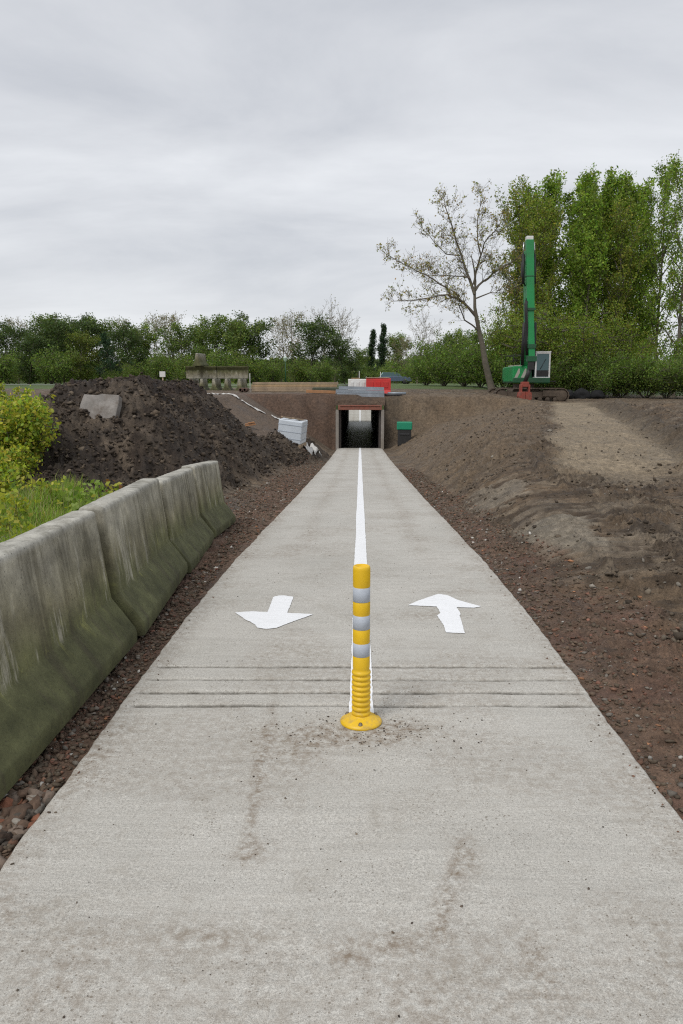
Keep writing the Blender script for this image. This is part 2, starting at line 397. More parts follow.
# ---------------------------------------------------------------- concrete path
def path_mat():
    m, nt, b = newmat('path_concrete'); co = objco(nt)
    a = N(nt, 'ShaderNodeAttribute'); a.attribute_name = 'tint'     # r: dirt, g: groove
    sp = N(nt, 'ShaderNodeSeparateColor'); nt.links.new(a.outputs['Color'], sp.inputs[0])
    base = ramp(nt, noise(nt, co, .8, 5, .6, .3), [(.3, (.43, .415, .375)), (.7, (.505, .488, .445))])
    st = noise(nt, co, 1.0, 6, .68, .15, (1.1, 16, 1))            # broom strokes run across the path
    c = mixc(nt, 1.0, base, ramp(nt, st, [(.25, .90), (.5, 1.0), (.75, 1.08)]), 'MULTIPLY')
    st2 = noise(nt, co, 1.0, 4, .6, .1, (6, 95, 1))
    c = mixc(nt, 1.0, c, ramp(nt, st2, [(.3, .95), (.7, 1.04)]), 'MULTIPLY')
    gr = noise(nt, co, 95, 5, .85)
    c = mixc(nt, 1.0, c, ramp(nt, gr, [(.32, .66), (.5, 1.0), (.68, 1.28)]), 'MULTIPLY')
    gr2 = noise(nt, co, 300, 2, .9)
    c = mixc(nt, 1.0, c, ramp(nt, gr2, [(.34, .62), (.48, .98), (.66, 1.3)]), 'MULTIPLY')
    # small pores and grit
    vo = N(nt, 'ShaderNodeTexVoronoi'); vo.inputs['Scale'].default_value = 60; nt.links.new(co, vo.inputs['Vector'])
    big = noise(nt, co, 2.1, 4, .6)
    thr = M(nt, 'MULTIPLY', ramp(nt, big, [(.40, .07), (.66, .27)]), 1.0)
    pit = M(nt, 'LESS_THAN', vo.outputs['Distance'], thr)
    vr = N(nt, 'ShaderNodeSeparateColor'); nt.links.new(vo.outputs['Color'], vr.inputs[0])
    pit = M(nt, 'MULTIPLY', pit, M(nt, 'GREATER_THAN', vr.outputs[0], .55))
    c = mixc(nt, M(nt, 'MULTIPLY', pit, .62), c, (.15, .125, .095))
    # trodden-in earth
    dn = noise(nt, co, 24, 6, .75); dl = noise(nt, co, 3.0, 5, .65, .5)
    df = M(nt, 'MULTIPLY', sp.outputs[0], ramp(nt, dn, [(.40, 0.0), (.62, 1.0)]), clamp=True)
    c = mixc(nt, M(nt, 'MULTIPLY', df, .85), c, (.175, .125, .08))
    wd = M(nt, 'MULTIPLY', ramp(nt, dl, [(.52, 0.0), (.74, .5)]), ramp(nt, dn, [(.35, .15), (.65, 1.0)]))
    c = mixc(nt, wd, c, (.25, .215, .165))
    c = mixc(nt, M(nt, 'MULTIPLY', sp.outputs[1], M(nt, 'MULTIPLY', M(nt, 'ADD', dn, -.12), 2.0), clamp=True), c, (.095, .087, .072))
    wh = noise(nt, co, 1.7, 4, .6, .2, (.7, 2.2, 1))
    c = mixc(nt, ramp(nt, wh, [(.62, 0.0), (.8, .35)]), c, (.52, .50, .46))
    nt.links.new(c, b.inputs['Base Color']); b.inputs['Roughness'].default_value = .88; b.inputs['Specular IOR Level'].default_value = .3
    h = M(nt, 'ADD', M(nt, 'ADD', M(nt, 'MULTIPLY', st2, .8), M(nt, 'MULTIPLY', gr, .5)), M(nt, 'MULTIPLY', pit, -.8))
    bump(nt, b, h, .45, .006); return m
PATHM = path_mat()
GR = [(3.64, .05, 1.0), (3.805, .05, .95), (3.985, .045, .75), (4.175, .05, 1.0)]
def edge_off(Y, s):
    return .013*gn(Y*.9, Y*0+s*7, 81)+.009*gn(Y*5, Y*0+s*3, 82)+.004*gn(Y*19, Y*0+s, 83)
def path_top(x, Y):
    z = PP(Y)+.0025*gn(x*2.5, Y*2.5, 84)
    for (y0, tl, a) in GR:
        yc = y0+tl*(x+1.2)/2.4-.0+.008*gn(x*2.3, x*0+y0*9, 85)+.004*gn(x*11, x*0+y0, 86)
        z = z-.013*a*np.exp(-((Y-yc)/.018)**2)*(1+.5*gn(x*6, Y*0+y0, 88))*sst(-1.19, -1.13, x+.06*gn(Y*0+y0*5, Y*0, 3))*sst(1.195, 1.17, x)
    return z
def make_path(name, y0, y1, Ys):
    Ys = np.array(Ys); cols = np.concatenate([[-1.2, -1.196, -1.188], np.linspace(-1.17, 1.17, 118), [1.188, 1.196, 1.2]])
    Yg, Xg = np.meshgrid(Ys, cols, indexing='ij'); u = Xg/1.2
    el = edge_off(Yg, 1); er = edge_off(Yg, 2)
    X = Xg+np.where(u < 0, -el*np.abs(u)**6, er*np.abs(u)**6)
    Z = path_top(X, Yg); Z = Z-np.where(np.abs(Xg) > 1.199, .012, 0)-np.where(np.abs(Xg) > 1.195, .004, 0)
    # dirt masks: rows of tyre-dropped soil, soil round the bollard, edges
    def blob(cx, cy, rx, ry): return np.exp(-((X-cx)/rx)**2-((Yg-cy)/ry)**2)
    d = .1+.30*sst(0, .5, fbm(X*1.1, Yg*1.1, 87, 3))+.45*sst(.98, 1.2, np.abs(X)+.05*gn(X*3, Yg*3, 4))
    d = d+.95*blob(-.12, 3.36, .24, .10)+.95*blob(.20, 3.40, .18, .12)+.9*blob(-.05, 3.27, .22, .06)+.5*blob(-.25, 3.2, .12, .15)
    d = d+.95*blob(.37, 2.42, .045, .10)+.8*np.exp(-((X-(.25+.32*(Yg-2.1)))/.035)**2)*sst(1.9, 2.1, Yg)*sst(2.5, 2.3, Yg)
    d = d+.75*np.exp(-((X-(-.40-.03*(Yg-2.6)+.02*gn(Yg*3, Yg*0, 6)))/.025)**2)*sst(2.3, 2.5, Yg)*sst(3.9, 3.5, Yg)
    d = d+.7*blob(-.36, 2.42, .07, .07)+.7*blob(-.02, 1.95, .06, .06)+.6*blob(.10, 2.0, .06, .05)+.5*blob(-.45, 2.0, .2, .06)+.5*blob(.5, 1.92, .05, .18)
    d = d+.3*sst(2.3, 1.8, Yg)
    d = d+.45*blob(.45, 5.2, .18, .12)+.4*blob(.75, 5.9, .3, .08)+.35*np.exp(-((np.abs(X)-.62-.1*gn(Yg*.3, Yg*0, 7))/.12)**2)*sst(6, 9, Yg)
    g = np.clip((PP(Yg)-.004-path_top(X, Yg))/.008, 0, 1)
    col = np.stack([np.clip(d, 0, 1), g, g*0], -1).reshape(-1, 3)
    n, m = X.shape; V = np.stack([X, Yg, Z], -1).reshape(-1, 3); ii = np.arange(n*m).reshape(n, m)
    F = np.stack([ii[:-1, :-1], ii[:-1, 1:], ii[1:, 1:], ii[1:, :-1]], -1).reshape(-1, 4)
    # sides
    b0 = len(V); L = V[ii[:, 0]].copy(); L[:, 2] -= .13; Rr = V[ii[:, -1]].copy(); Rr[:, 2] -= .13
    V = np.concatenate([V, L, Rr]); col = np.concatenate([col, np.full((2*n, 3), (.8, 0, 0))])
    k = np.arange(n-1)
    F = np.concatenate([F, np.stack([ii[1:, 0], b0+k+1, b0+k, ii[:-1, 0]], -1), np.stack([ii[:-1, -1], b0+n+k, b0+n+k+1, ii[1:, -1]], -1)])
    o = npmesh(name, V, F, PATHM, None, col, True); return tag(o, kind='structure')
ys = list(np.arange(-3, 1.2, .3))+list(np.arange(1.2, 3.56, .02))+list(np.arange(3.56, 4.34, .004))+list(np.arange(4.34, 9, .025))+list(np.arange(9, 41.32, .1))
make_path('path', -3, 41.3, ys)
make_path('far_path', 70.6, 130, list(np.arange(70.6, 150, .5)))
# painted white markings: thin sheets of paint on the slab
def paint_mat():
    m, nt, b = newmat('road_paint'); co = objco(nt)
    st = noise(nt, co, 1.0, 4, .6, .1, (6, 95, 1)); gr = noise(nt, co, 60, 5, .75)
    c = mixc(nt, 1.0, (.86, .87, .88), ramp(nt, st, [(.25, .84), (.5, .97), (.7, 1.03)]), 'MULTIPLY')
    c = mixc(nt, ramp(nt, gr, [(.55, 0.0), (.70, .5)]), c, (.48, .46, .42))
    nt.links.new(c, b.inputs['Base Color']); b.inputs['Roughness'].default_value = .6
    bump(nt, b, M(nt, 'ADD', st, gr), .3, .004); return m
PAINT = paint_mat()
def paint_strip(name, y0, y1, label, seed):
    Y = [y0]
    while Y[-1] < y1: Y.append(Y[-1]+.012+.004*max(0, Y[-1]-4)*.5)
    Y = np.array(Y); l = -.058+.004*gn(Y*7, Y*0, seed)+.003*gn(Y*30, Y*0, seed+1)+.006*gn(Y*.5, Y*0, seed+4); r = .060+.004*gn(Y*6, Y*0, seed+2)+.003*gn(Y*31, Y*0, seed+3)+.006*gn(Y*.5, Y*0, seed+5)
    cs = [l, l*.6+r*.4, (l+r)/2, l*.3+r*.7, r]
    V = np.stack([np.stack([c+.012, Y, path_top(c+.012, Y)+.004], -1) for c in cs], 1)
    n = len(Y); ii = np.arange(n*5).reshape(n, 5)
    F = np.stack([ii[:-1, :-1], ii[:-1, 1:], ii[1:, 1:], ii[1:, :-1]], -1).reshape(-1, 4)
    o = npmesh(name, V.reshape(-1, 3), F, PAINT, None, None, True); tag(o, label, 'road marking')
paint_strip('centre_line', 3.46, 41.3, 'long white painted centre line running from the yellow bollard down to the culvert', 101)
paint_strip('centre_line', 70.6, 128, 'white centre line on the far path seen through the culvert', 111)
def paint_arrow(pts, label, seed):
    import bmesh
    P = []
    n = len(pts)
    for i in range(n):
        a = Vector(pts[i]); b = Vector(pts[(i+1) % n]); k = max(1, int((b-a).length/.012))
        for j in range(k):
            p = a.lerp(b, j/k); d = (b-a).normalized(); nrm = Vector((-d.y, d.x))
            p = p+nrm*(.004*float(gn(p.x*40, p.y*40, seed))); P.append((p.x, p.y))
    bm = bmesh.new(); vsl = [bm.verts.new((x, y, float(path_top(np.array(x), np.array(y)))+.0045)) for x, y in P]
    f = bm.faces.new(vsl); 
    bmesh.ops.triangulate(bm, faces=[f]); bmesh.ops.recalc_face_normals(bm, faces=bm.faces)
    if bm.faces[0].normal.z < 0: bmesh.ops.reverse_faces(bm, faces=bm.faces)
    me = bpy.data.meshes.new('painted_arrow'); bm.to_mesh(me); bm.free(); me.materials.append(PAINT)
    o = bpy.data.objects.new('painted_arrow', me); link(o); tag(o, label, 'road marking')
paint_arrow([(-0.879, 5.251), (-0.768, 5.281), (-0.65, 5.257), (-0.657, 5.69), (-0.62, 5.73), (-0.583, 5.737), (-0.502, 5.694), (-0.508, 5.242), (-0.32, 5.22), (-0.417, 5.078), (-0.488, 4.971), (-0.547, 4.877), (-0.612, 4.854), (-0.674, 4.883), (-0.704, 4.965), (-0.791, 5.086)], 'white hand-painted arrow pointing towards the viewer, left of the yellow bollard', 5)
paint_arrow([(0.358, 5.472), (0.435, 5.598), (0.534, 5.719), (0.614, 5.814), (0.682, 5.775), (0.736, 5.645), (0.813, 5.551), (0.894, 5.46), (0.833, 5.422), (0.71, 5.43), (0.716, 5.24), (0.701, 5.2), (0.696, 5.032), (0.683, 4.8), (0.565, 4.811), (0.563, 4.998), (0.545, 5.207), (0.575, 5.275), (0.567, 5.441)], 'white hand-painted arrow pointing away to the culvert, right of the yellow bollard', 6)
# ---------------------------------------------------------------- culvert under the earth bank
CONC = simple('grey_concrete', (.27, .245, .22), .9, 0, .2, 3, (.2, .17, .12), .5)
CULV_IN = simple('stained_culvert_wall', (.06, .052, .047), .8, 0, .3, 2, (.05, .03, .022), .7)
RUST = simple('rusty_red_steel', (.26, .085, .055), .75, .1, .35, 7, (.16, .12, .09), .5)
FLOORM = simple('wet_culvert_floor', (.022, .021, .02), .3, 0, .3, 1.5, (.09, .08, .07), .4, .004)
fz = float(PP(41.2))
cv = thing('culvert', 'dark concrete box culvert with rusty red lintel at the low end of the path', 'culvert', (0, 41.0, fz))
zt = 2.02
for s in (-1, 1):
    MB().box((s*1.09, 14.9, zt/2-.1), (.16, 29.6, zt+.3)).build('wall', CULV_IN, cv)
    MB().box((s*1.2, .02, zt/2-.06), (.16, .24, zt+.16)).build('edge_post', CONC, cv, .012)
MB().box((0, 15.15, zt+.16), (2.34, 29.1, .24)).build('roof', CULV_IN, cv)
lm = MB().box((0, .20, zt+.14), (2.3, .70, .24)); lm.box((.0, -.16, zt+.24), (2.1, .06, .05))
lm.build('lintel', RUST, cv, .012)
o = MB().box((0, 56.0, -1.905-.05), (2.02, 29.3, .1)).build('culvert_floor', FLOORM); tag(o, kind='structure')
# ---------------------------------------------------------------- precast barriers
def barrier_mat():
    m, nt, b = newmat('mossy_barrier_concrete'); co = objco(nt); sp = N(nt, 'ShaderNodeSeparateXYZ'); nt.links.new(co, sp.inputs[0])
    oi = N(nt, 'ShaderNodeObjectInfo'); add = N(nt, 'ShaderNodeVectorMath', operation='ADD')
    cbx = N(nt, 'ShaderNodeCombineXYZ'); nt.links.new(M(nt, 'MULTIPLY', oi.outputs['Random'], 37.0), cbx.inputs[0]); nt.links.new(M(nt, 'MULTIPLY', oi.outputs['Random'], 11.0), cbx.inputs[1])
    nt.links.new(co, add.inputs[0]); nt.links.new(cbx.outputs[0], add.inputs[1]); v = add.outputs[0]
    big = noise(nt, v, 1.6, 5, .6, .3); mid = noise(nt, v, 7, 6, .65); fine = noise(nt, v, 90, 4, .7)
    streak = noise(nt, v, 1.0, 7, .68, .15, (7, .6, .7)); streak2 = noise(nt, v, 1.0, 4, .7, .5, (45, 4, 5.0))
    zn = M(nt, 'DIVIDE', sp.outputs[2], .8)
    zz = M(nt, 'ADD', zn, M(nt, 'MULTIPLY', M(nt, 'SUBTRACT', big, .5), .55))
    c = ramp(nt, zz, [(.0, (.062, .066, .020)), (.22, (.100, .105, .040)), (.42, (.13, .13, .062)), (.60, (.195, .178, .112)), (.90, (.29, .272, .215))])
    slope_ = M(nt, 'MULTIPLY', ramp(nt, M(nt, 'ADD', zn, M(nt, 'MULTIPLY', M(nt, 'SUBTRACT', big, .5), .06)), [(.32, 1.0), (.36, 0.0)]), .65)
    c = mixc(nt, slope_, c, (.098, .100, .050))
    # green film in vertical runs, bare concrete where rain has washed it
    wash = M(nt, 'MULTIPLY', ramp(nt, streak, [(.52, 0.0), (.56, 1.0)]), ramp(nt, M(nt, 'ADD', zn, M(nt, 'MULTIPLY', M(nt, 'SUBTRACT', streak2, .5), .12)), [(.325, 0.0), (.37, 1.0)]))
    wash = M(nt, 'MULTIPLY', wash, ramp(nt, streak2, [(.42, .1), (.55, 1.0)]))
    wash = M(nt, 'MULTIPLY', wash, ramp(nt, noise(nt, v, 1.9, 4, .7, .4, (1, 1, .5)), [(.44, .06), (.56, 1.0)]))
    c = mixc(nt, M(nt, 'MULTIPLY', wash, .8), c, (.38, .36, .29))
    brn = ramp(nt, streak, [(.38, 1.0), (.47, 0.0)])
    c = mixc(nt, M(nt, 'MULTIPLY', brn, .6), c, (.075, .066, .040))
    lime = M(nt, 'MULTIPLY', ramp(nt, noise(nt, v, 1.0, 3, .6, 1.2, (17, 3, 5)), [(.63, 0.0), (.72, 1.0)]), ramp(nt, zz, [(.2, 0.0), (.35, 1.0), (.7, 0.0)]))
    c = mixc(nt, M(nt, 'MULTIPLY', lime, .55), c, (.27, .27, .09))
    # the top face is washed cleanest
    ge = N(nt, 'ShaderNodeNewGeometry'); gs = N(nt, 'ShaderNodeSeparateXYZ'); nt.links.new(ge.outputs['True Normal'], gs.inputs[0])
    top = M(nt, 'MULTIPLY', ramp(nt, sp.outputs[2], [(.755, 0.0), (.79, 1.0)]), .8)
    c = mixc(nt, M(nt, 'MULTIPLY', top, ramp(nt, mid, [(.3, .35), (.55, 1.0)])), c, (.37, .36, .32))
    c = mixc(nt, 1.0, c, ramp(nt, mid, [(.25, .6), (.5, 1.0), (.75, 1.4)]), 'MULTIPLY')
    c = mixc(nt, 1.0, c, ramp(nt, noise(nt, v, 2.6, 5, .65, .5), [(.32, .7), (.5, 1.0), (.68, 1.25)]), 'MULTIPLY')
    c = mixc(nt, 1.0, c, ramp(nt, fine, [(.25, .8), (.75, 1.2)]), 'MULTIPLY')
    pk = N(nt, 'ShaderNodeTexVoronoi'); pk.inputs['Scale'].default_value = 26; nt.links.new(v, pk.inputs['Vector'])
    hole = M(nt, 'LESS_THAN', pk.outputs['Distance'], M(nt, 'MULTIPLY', big, .22))
    c = mixc(nt, M(nt, 'MULTIPLY', hole, .5), c, (.035, .035, .025))
    nt.links.new(c, b.inputs['Base Color']); b.inputs['Roughness'].default_value = .85; b.inputs['Specular IOR Level'].default_value = .3
    bump(nt, b, M(nt, 'ADD', M(nt, 'ADD', mid, M(nt, 'MULTIPLY', fine, .35)), M(nt, 'MULTIPLY', hole, -.6)), .5, .008); return m
BARM = barrier_mat()
def barrier_mesh(L=2.0, seed=0):
    half = [(.300, 0), (.303, .045), (.298, .082), (.285, .098), (.219, .184), (.152, .268), (.1376, .368), (.1232, .468), (.1088, .568), (.0944, .668), (.080, .765), (.077, .785), (.068, .797), (.055, .801), (.02, .803)]
    prof = [(-a, z) for a, z in half]+[(a, z) for a, z in reversed(half)]
    # denser
    pr = []
    crease = ((.298, .082), (.285, .098), (.152, .268), (.080, .765)); p2 = []
    for q_, p_ in enumerate(prof):
        cz = [c for c in crease if abs(c[0]-abs(p_[0])) < 1e-6 and abs(c[1]-p_[1]) < 1e-6]
        if cz and 0 < q_ < len(prof)-1:
            for o_ in (-1, 1):
                nb = prof[q_+o_]; l_ = math.hypot(nb[0]-p_[0], nb[1]-p_[1]); k_ = min(.4, .005/l_); e_ = (p_[0]+(nb[0]-p_[0])*k_, p_[1]+(nb[1]-p_[1])*k_)
                p2.append(e_)
        else: p2.append(p_)
    prof = p2
    for (a, b) in zip(prof[:-1], prof[1:]):
        k = max(1, int(math.hypot(b[0]-a[0], b[1]-a[1])/.035))
        for j in range(k): pr.append((a[0]+(b[0]-a[0])*j/k, a[1]+(b[1]-a[1])*j/k))
    pr.append(prof[-1]); pr = np.array(pr)
    xs = np.concatenate([[0, .006, .016], np.linspace(.03, L-.03, 56), [L-.016, L-.006, L]])
    ins = np.concatenate([[.020, .007, .0], np.zeros(56), [.0, .007, .020]])
    X, A = np.meshgrid(xs, pr[:, 0], indexing='ij'); _, Z = np.meshgrid(xs, pr[:, 1], indexing='ij')
    A = A*(1-ins[:, None]/.12*1.0); Z = np.where(Z > .05, Z-ins[:, None], Z)
    nz = .0010*gn(X*3+seed, A*4+Z*4, 201+seed)+.0015*gn(X*25, A*25+Z*25, 202+seed)
    chip = -.010*np.clip(gn(X*9+A*20, Z*14, 203+seed)-.32, 0, 1)*(sst(.10, .0, X)+sst(L-.10, L, X)+.25*sst(.72, .8, Z))
    A = A+np.sign(A)*(nz+chip); Z = Z+np.where(Z > .7, nz*1.5+chip, 0)
    n, m = X.shape; V = np.stack([X, A, Z], -1).reshape(-1, 3); ii = np.arange(n*m).reshape(n, m)
    F = [tuple(q) for q in np.stack([ii[:-1, :-1], ii[:-1, 1:], ii[1:, 1:], ii[1:, :-1]], -1).reshape(-1, 4).tolist()]
    sm = [True]*len(F)
    F.append(tuple(reversed(ii[0].tolist()))); F.append(tuple(ii[-1].tolist())); F += [tuple((ii[0, 0], ii[-1, 0], ii[-1, -1], ii[0, -1]))]; sm += [False]*3
    b = MB(); b.v = [tuple(p) for p in V.tolist()]; b.f = F; b.sm = sm; return b
protoB = None
# foot line of the row, measured on the ground: (x, y) of the front foot at each joint
feet = [(-1.37, 2.66), (-1.375, 4.65), (-1.53, 6.62), (-1.70, 8.66), (-1.72, 10.3)]
blab = ['mossy concrete barrier nearest the viewer, dark green at its foot', 'mossy concrete barrier with pale vertical rain streaks, second from the viewer',
        'mossy concrete barrier third from the viewer, between the streaked one and the end one', 'mossy concrete barrier at the far end of the row by the path']
GB = 'concrete barriers in a row left of the path'
for i in range(4):
    (xa, ya), (xb, yb) = feet[i], feet[i+1]; L = math.hypot(xb-xa, yb-ya)-.05
    o = barrier_mesh(L, i).build('concrete_barrier', BARM)
    ang = math.atan2(yb-ya, xb-xa); o.rotation_euler = (0, math.atan2(-(float(PP(yb))-float(PP(ya))), L), ang)
    nrm = Vector((math.sin(ang), -math.cos(ang)))      # towards the path
    jx = (.012, -.016, -.034, -.040)[i]; o.location = (xa-nrm.x*(.30+jx), ya-nrm.y*(.30+jx), float(PP(ya))-.02+(.028, .040, .008, .028)[i])
    o.scale = (1, 1, 1.03)
    tag(o, blab[i], 'barrier', GB)
    if i == 3: protoB = o
# the stored stack behind the cut
sb = barrier_mesh(2.0, 9).build('concrete_barrier', BARM); GS = 'concrete barriers stacked at the rim of the cut'
z0 = float(ground(-9.3, 51, False))-.06
def put_b(o, x, y, z, rz, lab, flip=False):
    o.location = (x, y, z); o.rotation_euler = (math.pi if flip else 0, 0, rz); tag(o, lab, 'barrier', GS)
ords = ['first', 'second', 'third', 'fourth', 'fifth']
for k, x in enumerate((-10.95, -10.25, -9.45, -8.65, -7.8)):
    o = sb if k == 0 else sb.copy()
    if k: link(o)
    put_b(o, x, 50.2+.08*(k % 2), z0-.02, R(90+(-2, 3, 0, 4, -3)[k]), 'grey concrete barrier seen end on, %s from left in the bottom row of the stack' % ords[k])
for k, (x, lab) in enumerate(((-11.32, 'left one of two long concrete barriers lying across the bottom row of the stack'), (-9.28, 'right one of two long concrete barriers lying across the bottom row of the stack'))):
    o = sb.copy(); link(o); put_b(o, x, 50.75, z0+.79+.81, R(1), lab, True)
o = sb.copy(); link(o); put_b(o, -10.45, 50.0, z0+1.60, R(84), 'single concrete barrier seen end on, on top of the whole stack')
o.scale = (.8, 1, 1)
# ---------------------------------------------------------------- yellow bollard
def yellow():
    m, nt, b = newmat('yellow_plastic'); co = objco(nt); n = noise(nt, co, 12, 5, .6)
    c = mixc(nt, 1.0, (.80, .50, .012), ramp(nt, n, [(.3, .9), (.7, 1.05)]), 'MULTIPLY')
    sp = N(nt, 'ShaderNodeSeparateXYZ'); nt.links.new(co, sp.inputs[0])
    d = M(nt, 'MULTIPLY', ramp(nt, sp.outputs[2], [(.0, .55), (.12, .12), (.5, .03)]), ramp(nt, noise(nt, co, 30, 5, .75), [(.48, 0.0), (.65, 1.0)]))
    c = mixc(nt, d, c, (.3, .22, .12))
    nt.links.new(c, b.inputs['Base Color']); b.inputs['Roughness'].default_value = .42; bump(nt, b, noise(nt, co, 60, 3), .1, .002); return m
YEL = yellow()
SILV = simple('grey_reflective_film', (.46, .50, .56), .45, 0, .12, 20)
BOLT = simple('bolt_steel', (.22, .18, .13), .5, .6, .3, 40)
bo = thing('bollard', 'yellow flexible bollard with three grey reflective bands standing in the middle of the path', 'bollard', (.011, 3.47, 0.0))
pr = [(.0385, .030)]; z = .040
for k in range(9):
    pr += [(.0385, z), (.0440, z+.004), (.0455, z+.0105), (.0440, z+.017), (.0385, z+.021)]; z += .0252
pr += [(.039, z+.005), (.0405, z+.012)]
zb = [(.334, .400), (.466, .535), (.598, .669)]
for a, b_ in zb: pr += [(.0405, a-.003), (.0392, a), (.0392, b_), (.0405, b_+.003)]
pr += [(.0405, .752), (.0395, .763), (.036, .768), (.030, .768), (.028, .760), (0.0, .758)]
MB().lathe(pr, 40).build('post', YEL, bo)
for a, b_ in zb: MB().lathe([(.0392, a+.001), (.0402, a+.0015), (.0402, b_-.0015), (.0392, b_-.001)], 40).build('reflective_band', SILV, bo)
base = MB().lathe([(.0, .0), (.098, .0), (.100, .004), (.099, .010), (.090, .017), (.070, .028), (.052, .036), (.042, .042), (.038, .05)], 40).build('base', YEL, bo)
for k in range(3):
    t = R(-92+120*k); MB().lathe([(.011, .0), (.0115, .005), (.008, .0055), (.0075, .012), (.0, .0135)], 12, (.078*math.cos(t), .078*math.sin(t), .018)).build('bolt', BOLT, base)
# ---------------------------------------------------------------- excavator
GREEN = simple('green_machine_paint', (.008, .235, .062), .42, 0, .15, 1.5, (.06, .09, .05), .35)
DGREEN = simple('dark_green_machine_paint', (.008, .075, .028), .5, 0, .2, 2, (.04, .05, .03), .5)
BLACK = simple('black_rubber', (.018, .018, .018), .6, 0, .3, 5)
MUDDY = simple('muddy_track_steel', (.12, .09, .065), .85, .1, .4, 5, (.05, .04, .03), .6, .02)
WHITE = simple('white_machine_paint', (.68, .68, .66), .45, 0, .1, 4, (.35, .32, .27), .4)
GREYP = simple('grey_stripe_paint', (.34, .33, .28), .6, 0, .1, 4)
REDP = simple('red_grab_paint', (.27, .05, .03), .6, 0, .3, 8, (.12, .08, .06), .5)
STEEL = simple('bright_rod_steel', (.5, .5, .5), .25, .9, .1, 10)
def glassm():
    m, nt, b = newmat('cab_glass'); b.inputs['Base Color'].default_value = (.07, .115, .12, 1); b.inputs['Roughness'].default_value = .08; b.inputs['Metallic'].default_value = .45
    b.inputs['Transmission Weight'].default_value = .0; b.inputs['IOR'].default_value = 1.45; return m
GLASS = glassm()
ex = thing('excavator', 'green crawler excavator with upright telescopic arm and red grab before the tall trees', 'excavator', (9.87, 47.4, .44))
und = MB(); und.box((0, 0, .62), (1.6, 2.2, .36)); und.tube([(0, 0, .75), (0, 0, 1.12)], .62, 20)
und.build('undercarriage', MUDDY, ex, .03)
for s in (-1, 1):
    yc = s*1.25
    tr = MB(); pts = []
    Lh, r = 1.85, .40
    for k in range(13): t = R(90+180*k/12); pts.append((-Lh+.3+r*math.cos(t), r*math.sin(t)+r+.03))
    for k in range(13): t = R(-90+180*k/12); pts.append((Lh+.1+r*math.cos(t), r*math.sin(t)+r+.03))
    # walk the loop and set a plate every 0.17 m
    P = [Vector(p) for p in pts]+[Vector(pts[0])]; acc = 0
    for a, b_ in zip(P[:-1], P[1:]):
        d = (b_-a); l = d.length; tdir = d.normalized() if l > 1e-6 else None
        while acc < l:
            p = a+tdir*acc; an = math.atan2(tdir.y, tdir.x)
            m4 = Matrix.Translation((p.x, yc, p.y)) @ Matrix.Rotation(-an, 4, 'Y')
            tr.box((0, 0, 0), (.155, .52, .035), None, m4); tr.box((-.05, 0, -.035), (.03, .52, .04), None, m4)
            acc += .17
        acc -= l
    t_ = tr.build('crawler_track', MUDDY, ex)
    fr = MB(); fr.box((.2, yc, .48), (3.1, .3, .34)); fr.box((1.35, yc-.02, .55), (1.0, .38, .36)); fr.build('track_frame', MUDDY, t_, .03)
    for k, xw in enumerate((-1.55, 1.95)):
        MB().lathe([(0, -.2), (.30, -.2), (.37, -.16), (.37, .16), (.30, .2), (0, .2)], 20, (xw, yc, .45), 'Y').build('idler_wheel', MUDDY, t_)
    for xw in (-1.1, -.65, -.2, .25, .7, 1.15, 1.6):
        MB().lathe([(0, -.17), (.14, -.17), (.14, .17), (0, .17)], 14, (xw, yc, .2), 'Y').build('track_roller', MUDDY, t_)
up = MB(); up.box((.24, .6, 1.32), (2.16, 3.4, .3)); up.box((-.0, .1, 1.75), (.72, 1.4, .7)); up.build('upper_frame', DGREEN, ex, .03)
cwt = MB().box((.24, 2.2, 1.7), (2.16, .8, .85)).build('counterweight', GREEN, ex, .12, 3)
ec = MB().box((-.42, .55, 1.68), (.86, 3.0, .92)).build('engine_cover', GREEN, ex, .06, 3)
hz = MB()
for k in range(2):
    x0 = -.86+.38*k
    hz.add([(x0+.02, -.957, 1.27), (x0+.20, -.957, 1.27), (x0+.42+.0, -.957, 1.75), (x0+.42, -.957, 2.0), (x0+.34, -.957, 2.0)], [(0, 1, 2, 3, 4)])
hz.build('warning_stripes', GREYP, ec)
MB().box((-.42, .3, 2.17), (.6, 2.0, .08)).build('cover_top', GREYP, ec, .02)
rl = MB()
for x in (-.80, -.15): rl.tube([(x, -.7, 2.15), (x, -.7, 2.8), (x, 1.8, 2.8), (x, 1.8, 2.15)], .02, 6)
for z in (2.5, 2.8): rl.tube([(-.80, -.7, z), (-.15, -.7, z)], .018, 6); rl.tube([(-.80, 1.8, z), (-.15, 1.8, z)], .018, 6)
rl.build('guard_rail', BLACK, ex)
